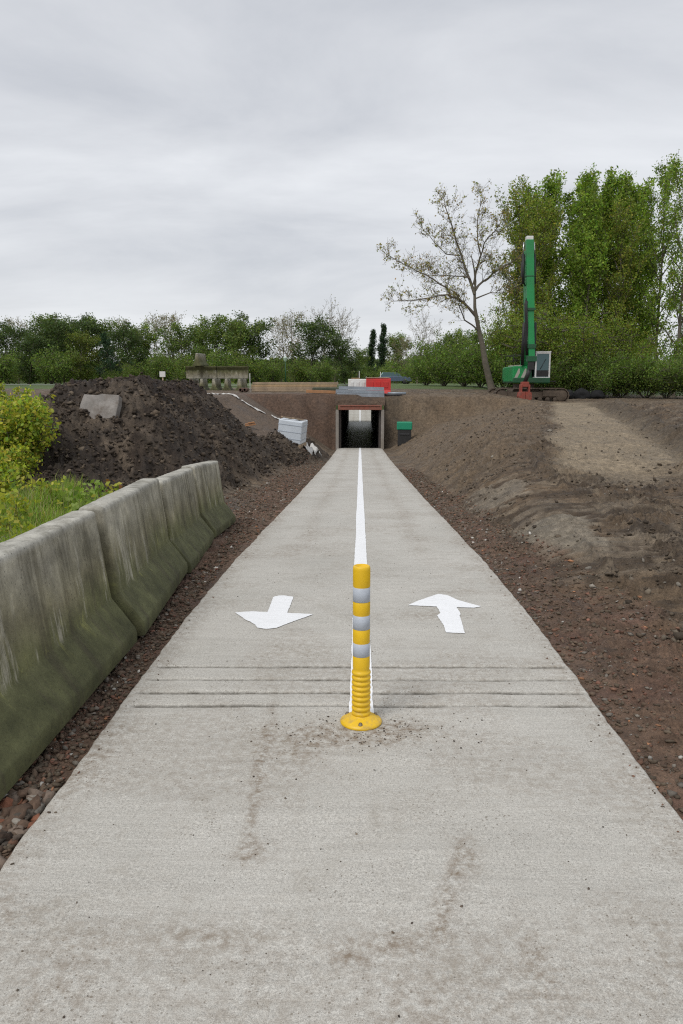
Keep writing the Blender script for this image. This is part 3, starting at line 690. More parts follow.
# cab
cab = MB(); x0, x1, y0, y1, z0_, z1 = .42, 1.32, -1.05, .75, 1.2, 2.92
cab.box(((x0+x1)/2, (y0+y1)/2, 1.28), (x1-x0, y1-y0, .28))
cabo = cab.build('cab', GREEN, ex, .03)
fm = MB()
for x in (x0+.05, x1-.05):
    for y in (y0+.04, y1-.04): fm.box((x, y, (1.42+z1)/2), (.09, .09, z1-1.42))
for z in (1.46, z1-.02):
    for y in (y0+.04, y1-.04): fm.box(((x0+x1)/2, y, z), (x1-x0-.0, .092, .1))
    for x in (x0+.05, x1-.05): fm.box((x, (y0+y1)/2, z), (.092, y1-y0-.18, .1))
fm.box(((x0+x1)/2, (y0+y1)/2, z1+.05), (x1-x0+.04, y1-y0+.04, .05))
fm.build('cab_frame', WHITE, cabo, .015)
gw = MB(); gw.box(((x0+x1)/2, y0+.03, (1.51+z1-.07)/2+.0), (x1-x0-.19, .012, z1-.07-1.51)); gw.build('windscreen', GLASS, cabo); MB().box(((x0+x1)/2, y0+.018, 1.72), (x1-x0-.2, .02, .36)).build('dashboard_panel', BLACK, cabo); wp = MB(); wp.tube([(x0+.3, y0+.01, 1.95), (x0+.62, y0+.005, 2.55)], .015, 5); wp.build('wiper', BLACK, cabo)
for x in (x0+.05, x1-.05): MB().box((x, (y0+y1)/2, (1.51+z1-.07)/2), (.012, y1-y0-.19, z1-.07-1.51)).build('side_window', GLASS, cabo)
st = MB(); st.box(((x0+x1)/2, .1, 1.75), (.5, .5, .14)); st.box(((x0+x1)/2, .36, 2.1), (.48, .12, .65)); st.build('seat', BLACK, cabo, .04)
for x in (x0+.15, x1-.15): MB().box((x, y0-.02, 1.3), (.16, .04, .09)).build('headlight', WHITE, cabo, .01)
MB().box((1.55, -.2, 1.26), (.42, 1.2, .05)).build('step', BLACK, ex, .01)
def beam(mb, p, q, w0, d0, w1, d1):
    p = Vector(p); q = Vector(q); t = (q-p).normalized(); X = Vector((1, 0, 0)); Yv = t.cross(X).normalized()
    P8 = [p+X*a*w0/2+Yv*b*d0/2 for a, b in ((-1, -1), (1, -1), (1, 1), (-1, 1))]+[q+X*a*w1/2+Yv*b*d1/2 for a, b in ((-1, -1), (1, -1), (1, 1), (-1, 1))]
    mb.hexa(P8)
b1 = MB(); beam(b1, (.02, -.2, 1.7), (-.08, -1.3, 4.2), .58, .7, .48, .75); beam(b1, (-.08, -1.28, 4.1), (-.48, -1.9, 8.5), .44, .72, .36, .45)
b1.build('boom', GREEN, ex, .04)
s1 = MB(); beam(s1, (-.55, -2.75, 8.95), (-.38, -2.85, 5.2), .42, .42, .42, .42); s1.build('stick', GREEN, ex, .03)
s2 = MB(); beam(s2, (-.38, -2.85, 5.3), (-.22, -2.95, 2.4), .34, .34, .34, .34); s2.build('telescopic_stick', GREEN, ex, .02)
for (cx_, cy_, cz_, d_) in ((-.46, -2.8, 7.0, (.46, .46, .05)), (-.38, -2.85, 5.22, (.5, .5, .14)), (-.52, -2.35, 8.0, (.36, .9, .3)), (-.26, -2.93, 3.2, (.46, .46, .22)), (-.22, -2.94, 2.5, (.5, .5, .3))):
    MB().box((cx_, cy_, cz_), d_).build('stick_collar', DGREEN, ex, .01)
MB().box((-.555, -2.75, 9.02), (.38, .38, .24)).build('stick_cap', WHITE, ex, .03)
for s in (-1, 1):
    c = MB().tube([(s*.31-.48, -2.7, 6.6), (s*.31-.53, -2.68, 8.2)], .085, 10).build('hydraulic_cylinder', BLACK, ex)
    MB().tube([(s*.31-.53, -2.68, 8.2), (s*.28-.55, -2.66, 8.85)], .045, 8).build('piston_rod', STEEL, c)
hs = MB()
for k in range(3):
    x = -.62-.05*k
    hs.tube([(x+.1, -2.9, 5.8), (x-.02, -3.12, 5.5), (x+.02, -3.12, 4.8), (x+.1, -3.05, 4.2), (x+.08, -3.0, 3.5), (x+.2, -2.95, 2.7)], .038, 6)
hs.tube([(-.6, -1.9, 8.1), (-.84, -2.3, 7.8), (-.87, -2.5, 7.1), (-.68, -2.7, 6.5)], .04, 6); hs.tube([(-.35, -1.9, 8.1), (-.16, -2.3, 7.7), (-.16, -2.5, 6.9), (-.26, -2.8, 6.2)], .04, 6)
hs.build('hydraulic_hose', BLACK, ex)
MB().tube([(-.33, -1.0, 2.2), (-.40, -1.5, 4.6)], .1, 10).build('hydraulic_cylinder', BLACK, ex)
MB().tube([(.34, -1.0, 2.2), (.22, -1.5, 4.6)], .1, 10).build('hydraulic_cylinder', BLACK, ex)
# the red grab hangs from the arm, its shells resting on the ground
gx, gy = -.55, -3.0
hd = MB(); hd.box((gx+.3, gy, 2.15), (.3, .3, .5)); hd.tube([(gx+.3, gy, 2.1), (gx, gy, 1.2)], .12, 10); hd.build('grab_hanger', BLACK, ex)
gb = MB(); gb.box((gx, gy, 1.08), (.42, .42, .3)); gb.box((gx-.22, gy, .85), (.1, .5, .45)); gb.box((gx+.22, gy, .85), (.1, .5, .45))
gbo = gb.build('clamshell_grab', REDP, ex, .03)
for s in (-1, 1):
    sh = MB(); pf = [(0, .72), (.30, .70), (.36, .45), (.30, .2), (.10, .03), (0, .0)]
    V = [(gx+s*(a+.008), gy+yy, z-.04) for yy in (-.36, .36) for a, z in pf]; n = len(pf)
    sh.add(V, [tuple(range(n)), tuple(range(2*n-1, n-1, -1))]+[(i, i+n, (i+1) % n+n, (i+1) % n) for i in range(n)]); sh.build('shell', REDP, gbo, .015)
# ---------------------------------------------------------------- things on the rim over the culvert
PINE = simple('sawn_timber', (.42, .29, .16), .8, 0, .3, 3, (.2, .14, .09), .5)
PINE2 = simple('weathered_timber', (.36, .27, .18), .85, 0, .3, 3, (.15, .12, .09), .6)
ORG = simple('orange_timber', (.40, .20, .09), .8, 0, .3, 3, (.2, .14, .09), .4)
GALV = simple('galvanised_steel', (.30, .34, .38), .5, .35, .2, 3, (.12, .12, .12), .4)
DARK = simple('dark_pipe', (.055, .055, .06), .6, 0, .3, 4)
zt_ = float(ground(-4.0, 48.2, False))
lay = [('lowest', PINE2), ('second lowest', PINE2), ('second highest', PINE), ('topmost', PINE2)]
for k, (nm, mt_) in enumerate(lay):
    for j in range(2):
        L = 5.25-.15*((k*3+j) % 3)
        o = MB().box((0, 0, 0), (L, .46, .135)).build('timber_beam', mt_, None, .012)
        o.location = (-3.99+.06*math.sin(k*5+j), 47.8+.5*j, zt_+.06+k*.142); o.rotation_euler = (0, 0, R(.6*math.sin(k*3+j*2)))
        tag(o, 'long sawn beam, %s layer of the timber stack beyond the cut, %s row' % (nm, 'front' if j == 0 else 'back'), 'beam', 'beams in the timber stack')
for k, (x, lab) in enumerate(((-7.05, 'short rusty pipe, left one of two lying beside the timber stack'), (-6.8, 'short rusty pipe, right one of two lying beside the timber stack'))):
    o = MB().lathe([(.075, -.5), (.12, -.5), (.125, 0), (.12, .5), (.075, .5), (.075, -.5)], 18, (0, 0, 0), 'Y').build('short_pipe', simple('rusty_pipe', (.13, .08, .06), .8, .2, .3, 9), None)
    o.location = (x, 46.3, float(ground(x, 46.3, False))+.14); tag(o, lab, 'pipe', 'short pipes beside the timber')
zc_ = float(ground(-2.0, 43.4, False))
o = MB().box((0, 0, 0), (1.7, .5, .16)).build('board_pile', ORG, None, .01); o.location = (-2.1, 42.7, zc_+.10); o.rotation_euler = (0, R(2), R(2)); tag(o, 'flat pile of orange brown boards left of the steel sections above the culvert', 'board pile')
o = MB().box((0, 0, 0), (1.9, .8, .22)).build('rolled_mat', simple('dark_green_mat', (.06, .07, .045), .9, 0, .4, 6), None, .08, 3); o.location = (-1.75, 44.3, zc_+.22); tag(o, 'dark green rolled mat between the timber stack and the white barrier', 'mat')
names = ['bottom front', 'bottom middle', 'bottom back', 'upper front', 'upper back', 'topmost']
zs = float(ground(.1, 42.2, False))
for k, (dy, dz) in enumerate(((0, .10), (.22, .10), (.44, .10), (.11, .28), (.33, .28), (.22, .46))):
    m_ = MB(); L = 2.55+.12*math.sin(k*2.3)
    prof = [(-.10, -.085), (.10, -.085), (.10, .085), (.075, .085), (.075, -.06), (-.075, -.06), (-.075, .085), (-.10, .085)]
    V = [(x, y, z) for x in (-L/2, L/2) for (y, z) in prof]; n = 8
    m_.add(V, [tuple(reversed(range(n))), tuple(range(n, 2*n))]+[(i, (i+1) % n, (i+1) % n+n, i+n) for i in range(n)])
    o = m_.build('steel_channel', GALV); o.location = (.03+.05*math.sin(k*4), 41.95+dy, zs+dz-.04); o.rotation_euler = (R(180 if k % 2 else 0), R(1.5), R(-.6+.5*math.sin(k)))
    tag(o, 'long grey steel channel, %s of the bundle above the culvert' % names[k], 'steel channel', 'steel channels bundled above the culvert')
for k, (x, y, z, L) in enumerate(((1.75, 42.1, .10, 1.0), (2.0, 42.35, .16, 1.0))):
    o = MB().tube([(-L/2, 0, 0), (L/2, 0, 0)], .07, 12).build('pipe', GALV if k else DARK); o.location = (x, y, float(ground(x, y, False))+z); o.rotation_euler = (0, 0, R(-8+14*k))
    tag(o, ('dark pipe' if k == 0 else 'pale grey pipe')+' poking out right of the steel channels above the culvert', 'pipe')
PW = simple('white_plastic', (.66, .66, .64), .5, 0, .12, 4, (.4, .36, .3), .4); PR = simple('red_plastic', (.55, .025, .02), .5, 0, .12, 4, (.3, .05, .04), .4)
def plastic_barrier(x, y, L, Hh, mt_, label, rz=0):
    t = thing('plastic_barrier', label, 'barrier', (x, y, float(ground(x, y, False))), rz)
    b = MB(); prof = [(-.24, 0), (.24, 0), (.24, .12), (.14, .30), (.11, Hh-.06), (.08, Hh), (-.08, Hh), (-.11, Hh-.06), (-.14, .30), (-.24, .12)]
    n = len(prof); V = [(x_, a, z) for x_ in (-L/2, L/2) for a, z in prof]
    b.add(V, [tuple(reversed(range(n))), tuple(range(n, 2*n))]+[(i, (i+1) % n, (i+1) % n+n, i+n) for i in range(n)])
    b.build('shell', mt_, t, .02)
    for k in (-1, 0, 1):
        MB().box((k*L*.3, -.135, Hh*.62), (L*.18, .05, Hh*.34), None).build('recess_panel', mt_, t, .015)
    return t
plastic_barrier(-.14, 43.7, 1.05, .80, PW, 'white plastic barrier standing behind the steel channels')
plastic_barrier(1.02, 43.4, 1.36, .95, PR, 'red plastic barrier standing beside the white one above the culvert', R(2))
o = MB().box((0, 0, 0), (1.3, .25, .05)).build('plank', PINE2, None, .01); o.location = (.98, 43.4, float(ground(1.0, 43.4, False))+.98); o.rotation_euler = (0, 0, R(3)); tag(o, 'pale grey plank lying on top of the red plastic barrier', 'plank')
o = MB().box((0, 0, 0), (.5, .2, .05)).build('plank', PINE, None, .01); o.location = (-.25, 43.7, float(ground(-.25, 43.7, False))+.83); tag(o, 'short yellowish plank on top of the white plastic barrier', 'plank')
for (x, y, h, lab) in ((-6.5, 46.0, 1.1, 'thin grey marker post at the right end of the concrete stack'), (-.05, 48, 1.25, 'thin pale marker post behind the white plastic barrier'), (1.25, 48, 1.25, 'thin pale marker post behind the red plastic barrier')):
    o = MB().tube([(0, 0, -.2), (0, 0, h)], .018, 6).build('marker_post', PW); o.location = (x, y, float(ground(x, y, False))); tag(o, lab, 'post')
# bin in the cut
bn = thing('pump_box', 'black box with bright green top standing right of the culvert mouth', 'box', (2.32, 40.3, float(ground(2.32, 40.3, False))-.15), R(-3))
MB().box((0, 0, .43), (.70, .62, .86)).build('body', BLACK, bn, .03)
hd_ = MB(); hd_.box((0, 0, 1.04), (.80, .70, .40)); hd_.build('lid', simple('green_plastic', (.01, .24, .13), .45, 0, .1, 4), bn, .05, 3)
MB().box((0, -.33, .62), (.5, .04, .05)).build('handle', DARK, bn, .01)
# wrapped pallet on the left
WRAP = simple('white_wrap', (.60, .65, .70), .35, 0, .1, 3, (.45, .48, .52), .6, .01)
pb = thing('wrapped_pallet_box', 'leaning white wrapped box left of the culvert with boards on its top', 'box', (-2.62, 29.3, -.80), R(-14))
pb.rotation_euler = (R(3), R(7), R(-10))
MB().box((0, 0, .12), (.98, .9, .14)).build('pallet', PINE2, pb, .01)
bx = MB().box((0, 0, .62), (.92, .85, .86)).build('box', WRAP, pb, .04, 3)
sp_ = MB()
for z in (.36, .62, .88): sp_.box((0, 0, z), (.935, .865, .025))
sp_.build('strap', simple('grey_strap', (.38, .42, .47), .5), pb)
for k, (x, rz) in enumerate(((-.12, 48), (.26, 58))):
    o = MB().box((0, 0, 0), (.75, .12, .05)).build('board', PINE2, None, .008)
    o.location = (-2.55+x, 29.2-.1*k, .30-.05*k); o.rotation_euler = (R(4), R(9), R(rz)); tag(o, 'short pale board on top of the white wrapped box, %s one' % ('left', 'right')[k], 'board')
def sheet_strip(name, pts, wdt, mat_, label, cat, lift=.03, seed=1, n=6, sub=.12):
    """crumpled strip lying on the ground"""
    P = []
    for a, b_ in zip(pts[:-1], pts[1:]):
        a = Vector(a); b_ = Vector(b_); k = max(2, int((b_-a).length/sub))
        for j in range(k): P.append(a.lerp(b_, j/k))
    P.append(Vector(pts[-1])); V = []; F = []
    for i, p in enumerate(P):
        d = (P[min(i+1, len(P)-1)]-P[max(i-1, 0)]).normalized(); nn_ = Vector((-d.y, d.x))
        for k in range(n):
            t = (k/(n-1)-.5)*wdt*(1+.45*float(gn(i*.35, k*0+seed, 3))); q = p+nn_*t
            V.append((q.x, q.y, float(ground(q.x, q.y))+lift+lift*1.2*float(gn(i*.6, k*.9, seed))))
    for i in range(len(P)-1):
        for k in range(n-1): F.append((i*n+k, i*n+k+1, (i+1)*n+k+1, (i+1)*n+k))
    o = npmesh(name, V, F, mat_, None, None, True)
    s = o.modifiers.new('thickness', 'SOLIDIFY'); s.thickness = .008
    return tag(o, label, cat)
SHEET = simple('white_sheet', (.62, .61, .58), .5, 0, .15, 6, (.35, .3, .25), .5, .01)
sheet_strip('plastic_sheet', [(-2.15, 29.1), (-2.0, 29.6), (-1.85, 30.6), (-1.72, 31.3)], .34, SHEET, 'crumpled white plastic sheet trailing right of the wrapped box', 'plastic sheet', .10, 2)
sheet_strip('plastic_sheet', [(-3.6, 27.9), (-3.3, 28.1), (-2.95, 28.3)], .30, SHEET, 'crumpled white plastic scrap lying left of the wrapped box', 'plastic sheet', .10, 3)
def on(px_list): return px_list
sheet_strip('liner_strip', [(-8.05, 40.2), (-7.0, 39.6), (-6.05, 38.9)], .20, SHEET, 'narrow white liner edge at the foot of the cut wall, upper left piece', 'liner', .05, 4)
sheet_strip('liner_strip', [(-5.95, 38.9), (-5.4, 38.8), (-4.75, 38.9)], .16, SHEET, 'narrow white liner edge at the foot of the cut wall, middle piece', 'liner', .05, 5)
sheet_strip('liner_strip', [(-4.45, 39.2), (-4.0, 39.6), (-3.6, 39.9)], .12, SHEET, 'narrow white liner edge nearest the wrapped box at the foot of the wall', 'liner', .05, 6)
bb = MB(); bb.box((0, 0, .05), (.8, .16, .06), None); bb.box((.15, .05, .12), (.45, .12, .05)); bb.box((.2, -.08, .16), (.3, .08, .05))
o = bb.build('broken_board', ORG, None, .01); o.location = (-5.1, 34.9, float(ground(-5.1, 34.9))+.03); o.rotation_euler = (0, R(-8), R(10)); tag(o, 'broken orange board lying on the bare slope behind the soil pile', 'board')
# concrete slab on the soil heap
sl = MB(); sl.add([(x_, y_, z_) for y_ in (-.09, .09) for x_, z_ in ((-.42, -.32), (.36, -.34), (.39, .1), (.37, .27), (.02, .28), (-.10, .25), (-.36, .26), (-.40, .05))], [tuple(range(8)), tuple(range(15, 7, -1))]+[((i+1) % 8, i, i+8, (i+1) % 8+8) for i in range(8)])
o = sl.build('concrete_slab', simple('broken_concrete', (.27, .25, .23), .9, 0, .4, 5, (.11, .085, .065), .9, .02), None, .02); o.location = (-5.15, 15.32, 1.10); o.rotation_euler = (R(-24), R(2), R(-6)); tag(o, 'broken grey concrete slab stuck in the front of the soil pile', 'concrete slab')
# small sign
sg = thing('small_sign', 'small white sign plate on a post behind the soil pile', 'sign', (-10.15, 40, float(ground(-10.15, 40, False))))
MB().tube([(0, 0, -.2), (0, 0, 1.0)], .035, 8).build('post', PINE2, sg); MB().box((0, -.045, 1.05), (.30, .03, .28)).build('plate', PW, sg, .008)
# street lamp and car far off
lp = thing('street_lamp', 'distant green street lamp in front of the treeline behind the timber', 'street lamp', (-9.46, 99, float(ground(-9.46, 99, False))))
MB().tube([(0, 0, 0), (0, 0, 2.9)], [.07, .05], 8).build('post', DGREEN, lp)
MB().lathe([(.05, 2.8), (.22, 3.0), (.26, 3.25), (.30, 3.3), (.12, 3.45), (0, 3.5)], 14).build('lamp_head', simple('lamp_glass', (.5, .6, .52), .3), lp)
car = thing('parked_car', 'distant blue grey car between the red barrier and the bushes', 'car', (4.3, 98, float(ground(4.3, 98, False))), 0)
BLUEG = simple('blue_grey_paint', (.10, .13, .19), .3, .2)
cb_ = MB(); pf = [(-2.05, .35), (-2.1, .75), (-1.9, .92), (-.2, .98), (.9, .96), (1.9, .82), (2.1, .6), (2.1, .35)]
n = len(pf); cb_.add([(a, y, z) for y in (-.85, .85) for a, z in pf], [tuple(reversed(range(n))), tuple(range(n, 2*n))]+[(i, (i+1) % n, (i+1) % n+n, i+n) for i in range(n)]); cb_.build('body', BLUEG, car, .05)
cc = MB(); cc.hexa([(-1.85, -.78, .9), (1.0, -.78, .9), (1.0, .78, .9), (-1.85, .78, .9), (-1.5, -.62, 1.45), (.35, -.62, 1.45), (.35, .62, 1.45), (-1.5, .62, 1.45)]); cc.build('window', GLASS, car, .04)
for x in (-1.3, 1.3):
    for y in (-.8, .8): MB().lathe([(0, -.1), (.28, -.1), (.31, -.08), (.31, .08), (.28, .1), (0, .1)], 16, (x, y, .31), 'Y').build('wheel', BLACK, car)
# far footpath on the grass and black tarpaulin under the bushes
fp = MB(); xs = np.linspace(-34, -.2, 60); V = []
for x in xs:
    yc = 66+.004*(x+10)**2*2
    for dy in (-1.6, 1.6): V.append((x, yc+dy, float(ground(x, yc+dy, False))+.10))
o = npmesh('far_footpath', V, [(2*i, 2*i+2, 2*i+3, 2*i+1) for i in range(len(xs)-1)], simple('pale_asphalt', (.30, .30, .31), .9)); tag(o, kind='structure')
def lump(name, loc, dim, mat_, label, cat, seed, amp=.25):
    n, m = 26, 14; V = []; F = []
    for j in range(m+1):
        ph = math.pi*j/m
        for i in range(n):
            th = 2*math.pi*i/n; r = 1+amp*float(gn(math.cos(th)*1.6+seed, math.sin(th)*1.6+math.cos(ph)*2, seed))
            V.append((dim[0]*r*math.sin(ph)*math.cos(th), dim[1]*r*math.sin(ph)*math.sin(th), dim[2]*r*math.cos(ph)))
    for j in range(m):
        for i in range(n): F.append((j*n+i, (j+1)*n+i, (j+1)*n+(i+1) % n, j*n+(i+1) % n))
    o = npmesh(name, V, F, mat_, None, None, True); o.location = loc; return tag(o, label, cat)
TARP = simple('black_tarpaulin', (.008, .008, .009), .9, 0, .3, 3)
for k, (x, y, r) in enumerate(((13.9, 52.6, .34), (14.9, 52.8, .48), (15.9, 52.7, .38))):
    lump('black_tarpaulin', (x, y, float(ground(x, y, False))+.2), (r*1.25, .6, r), TARP, 'black plastic bundle under the bushes right of the excavator, %s one' % ('left', 'middle', 'right')[k], 'bundle', 20+k)
# ---------------------------------------------------------------- vegetation
def leaf_mesh(name, C, size, cols, parent, aspect=.55, jitter=.35, droop=0.0, mat=None, loc=None):
    C = np.asarray(C); n = len(C); r = np.random.default_rng(n+int(size*1000))
    d = r.normal(size=(n, 3)); d[:, 2] -= droop; d /= np.linalg.norm(d, axis=1)[:, None]
    e = r.normal(size=(n, 3)); e = np.cross(d, e); e /= np.linalg.norm(e, axis=1)[:, None]+1e-9
    s = size*(1+jitter*r.normal(size=(n, 1))).clip(.4, 2)
    a = C-d*s*.5; b = C+e*s*aspect*.5; c = C+d*s*.5; q = C-e*s*aspect*.5
    V = np.stack([a, b, c, q], 1).reshape(-1, 3); F = np.arange(4*n).reshape(n, 4)
    return npmesh(name, V, F, mat or LEAF, parent, np.repeat(cols, 4, 0))
def leafcols(n, pal, r, var=.22, clump=None):
    pal = np.array(pal); k = r.integers(0, len(pal), n); c = pal[k]*(1+var*r.normal(size=(n, 1))).clip(.45, 1.7)
    c = c*(1+.08*r.normal(size=(n, 3)))
    if clump is not None: c = c*clump[:, None]
    return c.clip(.003, .9)
def grow(r, base, d, L, rad, lev, P, paths, pts):
    n = P['seg'][lev]; p = np.array(base, float); d = np.array(d, float); line = [p.copy()]; radii = [rad]
    for i in range(n):
        d = d+r.normal(size=3)*P['wander'][lev]; d[2] += P['up'][lev]; d /= np.linalg.norm(d)
        p = p+d*L/n; line.append(p.copy()); radii.append(rad*(1-(i+1)/n*P['taper'][lev]))
    paths.append((line, radii, lev)); line = np.array(line)
    if lev >= P['leafy']:
        for t in np.linspace(.25, 1, max(2, int(L/P['leafstep']))):
            f = t*n; i = min(int(f), n-1); pts.append(line[i]*(1-(f-i))+line[i+1]*(f-i))
    if lev < P['max']:
        k = P['kids'][lev]
        for j in range(k):
            t = P['t0'][lev]+(1-P['t0'][lev])*(j+r.random())/k; t = min(t, .98); f = t*n; i = min(int(f), n-1)
            b = line[i]*(1-(f-i))+line[i+1]*(f-i); ax = line[i+1]-line[i]; ax /= np.linalg.norm(ax)
            o = np.cross(ax, r.normal(size=3)); o /= np.linalg.norm(o)+1e-9
            if lev == 0:
                az = j*2.4+r.random()*.8; o = np.array([math.cos(az), math.sin(az), 0])
            an = R(P['ang'][lev]*(1+.25*r.normal()))
            nd = ax*math.cos(an)+o*math.sin(an)
            l = L*P['ratio'][lev]*(P['shape'](t) if lev == 0 else (1-.5*t))*(1+.2*r.normal())
            if l < .15: continue
            grow(r, b, nd, l, min(radii[i]*.62, P['rmax'][lev]), lev+1, P, paths, pts)
def tree(name, label, cat, H, P, nleaf, size, pal, seed, group=None, sigma=.3, bark=None, var=.22, rad=None, lean=(0, 0), parts=True, aspect=.55):
    r = np.random.default_rng(seed); paths = []; pts = []
    root = thing(name, label, cat, (0, 0, 0), 0, group)
    grow(r, (0, 0, -.3), (lean[0], lean[1], 1), H+.3, rad or H*.014, 0, P, paths, pts)
    mb = MB()
    for line, radii, lev in paths:
        mb.tube(line, [max(x, P.get('rmin', .008)) for x in radii], (8, 5, 4, 3)[min(lev, 3)], False)
    mb.build('trunk', bark or BARK, root)
    if nleaf:
        pts = np.array(pts); k = r.integers(0, len(pts), nleaf)
        # uneven foliage: some twigs carry far more than others
        wgt = r.random(len(pts))**2.6; wgt /= wgt.sum(); k = r.choice(len(pts), nleaf, p=wgt)
        C = pts[k]+np.clip(r.normal(size=(nleaf, 3)), -1.5, 1.5)*sigma
        cl = (1+.26*np.sin(k*12.9898))  # light and dark per twig put into leaf colour, standing in for clump shading
        leaf_mesh('crown', C, size, leafcols(nleaf, pal, r, var, cl), root, aspect)
    return root
def place(root, x, y, rz=0, s=1.0, label=None, group=None, sz=None, z=None):
    root.location = (x, y, float(ground(x, y, False)) if z is None else z); root.rotation_euler = (0, 0, rz); root.scale = (s, s, sz or s)
    if label: root['label'] = label
    if group: root['group'] = group
    return root
oval = lambda t: .35+1.0*math.sin(math.pi*min(1, max(0, (t-.05)))**.8)
PB = dict(seg=[8, 5, 3, 2], wander=[.05, .14, .2, .2], up=[.03, .05, .04, 0], taper=[.85, .8, .8, .6], leafy=1, leafstep=.35, max=2, kids=[20, 6, 0], t0=[.04, .2, .2],
          ang=[52, 45, 40], ratio=[.30, .5, .5], shape=oval, rmax=[.07, .03, .02], rmin=.015)
GMID = [(.14, .20, .052), (.175, .235, .058), (.115, .17, .05), (.21, .26, .07)]
GDARK = [(.070, .11, .042), (.085, .125, .046), (.10, .14, .046)]
GYEL = [(.16, .20, .045), (.19, .22, .05), (.135, .175, .04)]
GPALE = [(.24, .22, .12), (.20, .20, .10), (.30, .26, .16)]
GBLUE = [(.035, .075, .040), (.045, .085, .042)]
GT = 'trees of the far treeline'
protos = dict(
  mid=[tree('broadleaf_tree', 't', 'tree', 10, PB, 7600, .27, GMID, 11, GT, .42), tree('broadleaf_tree', 't', 'tree', 10, PB, 7200, .27, GMID[:3], 12, GT, .42)],
  dark=[tree('broadleaf_tree', 't', 'tree', 10, PB, 8200, .27, GDARK, 13, GT, .45)],
  yel=[tree('broadleaf_tree', 't', 'tree', 10, PB, 7200, .26, GYEL, 14, GT, .42)],
  pale=[tree('broadleaf_tree', 't', 'tree', 10, dict(PB, ang=[42, 40, 40], kids=[24, 7, 4], max=3, ratio=[.3, .5, .5]), 2400, .20, GPALE, 15, GT, .35, BARKP)],
  bare=[tree('bare_tree', 't', 'tree', 10, dict(PB, ang=[45, 40, 35], kids=[20, 8, 5], max=3, ratio=[.42, .5, .5], rmin=.016, leafy=2), 500, .2, GPALE, 16, GT, .3, BARKP)],
  con=[tree('conifer', 't', 'tree', 10, dict(PB, ang=[78, 50, 30], kids=[44, 5, 0], t0=[.08, .1, .1], up=[.0, -.02, 0, 0], shape=lambda t: 1.2*(1-t)+.06), 8000, .22, GBLUE, 17, GT, .22)],
  lom=[tree('lombardy_poplar', 't', 'tree', 10, dict(PB, ang=[16, 20, 30], kids=[44, 5, 0], t0=[.06, .1, .1], up=[.02, .12, .1, 0], ratio=[.22, .45, .5], shape=lambda t: .9*(1-t)**.5+.1), 7000, .22, GBLUE+[(.05, .075, .035)], 18, GT, .25)])
used = {}
desc = dict(mid='mid green broadleaf tree', dark='dark green broadleaf tree', yel='yellow green broadleaf tree', pale='pale tree with thin new leaves', bare='leafless twiggy tree', con='dark conifer', lom='narrow columnar poplar')
plan = []   # px, distance, height, kind
rr = random.Random(5)
def PX(px, Y): return (px-360)/770*Y
base_h = {0: 10.6, 20: 10.4, 45: 11.2, 52: 11.4, 80: 11.0, 103: 11.4, 130: 10.6, 150: 10.3, 170: 10.4, 185: 10.2, 215: 11.4, 238: 11.2, 262: 10.6, 290: 11.2, 308: 11, 330: 11.2}
ser = [(-150, 118, 10.8, 'dark'), (-118, 116, 11, 'mid'), (-85, 112, 11.2, 'dark'), (-58, 118, 11, 'mid'), (-32, 114, 10.8, 'dark'), (-10, 112, 10.2, 'mid'), (8, 110, 9.8, 'dark'), (20, 120, 10.9, 'pale'), (30, 104, 8.6, 'dark'), (47, 116, 11.6, 'mid'), (52, 108, 10.2, 'dark'), (66, 122, 10.8, 'mid'),
       (81, 114, 11.0, 'dark'), (84, 106, 8.5, 'yel'), (103, 116, 11.4, 'mid'), (114, 103, 7.9, 'con'), (124, 122, 11.3, 'pale'), (143, 118, 10.9, 'mid'), (136, 108, 9.2, 'dark'), (160, 124, 11.5, 'pale'), (176, 120, 11.0, 'pale'), (186, 116, 10.2, 'mid'), (205, 122, 10.8, 'mid'), (218, 116, 11.4, 'mid'), (232, 124, 11.2, 'pale'),
       (241, 114, 11.0, 'mid'), (258, 118, 11.0, 'dark'), (282, 126, 11.9, 'pale'), (296, 120, 11.6, 'pale'), (309, 114, 10.0, 'dark'), (322, 124, 11.6, 'bare'), (335, 120, 11.2, 'bare'), (345, 112, 8.0, 'dark'), (358, 118, 7.4, 'mid'),
       (371, 124, 10.6, 'lom'), (381, 122, 11.4, 'lom'), (396, 128, 8.6, 'mid'), (416, 112, 9.2, 'bare'), (404, 122, 8.0, 'pale'), (432, 120, 7.4, 'mid'), (450, 116, 8.6, 'mid'), (470, 118, 9.5, 'mid'), (500, 116, 10, 'mid'), (540, 120, 10.5, 'dark'), (585, 116, 10.2, 'mid'), (630, 118, 10.4, 'mid'), (680, 116, 10.6, 'dark'), (730, 118, 10.6, 'mid')]
ser.sort()
OR = ['first', 'second', 'third', 'fourth', 'fifth', 'sixth', 'seventh', 'eighth', 'ninth', 'tenth', 'eleventh', 'twelfth', 'thirteenth', 'fourteenth', 'fifteenth', 'sixteenth', 'seventeenth', 'eighteenth', 'nineteenth', 'twentieth']
cnt = {}; tot = {}
for s in ser: tot[s[3]] = tot.get(s[3], 0)+1
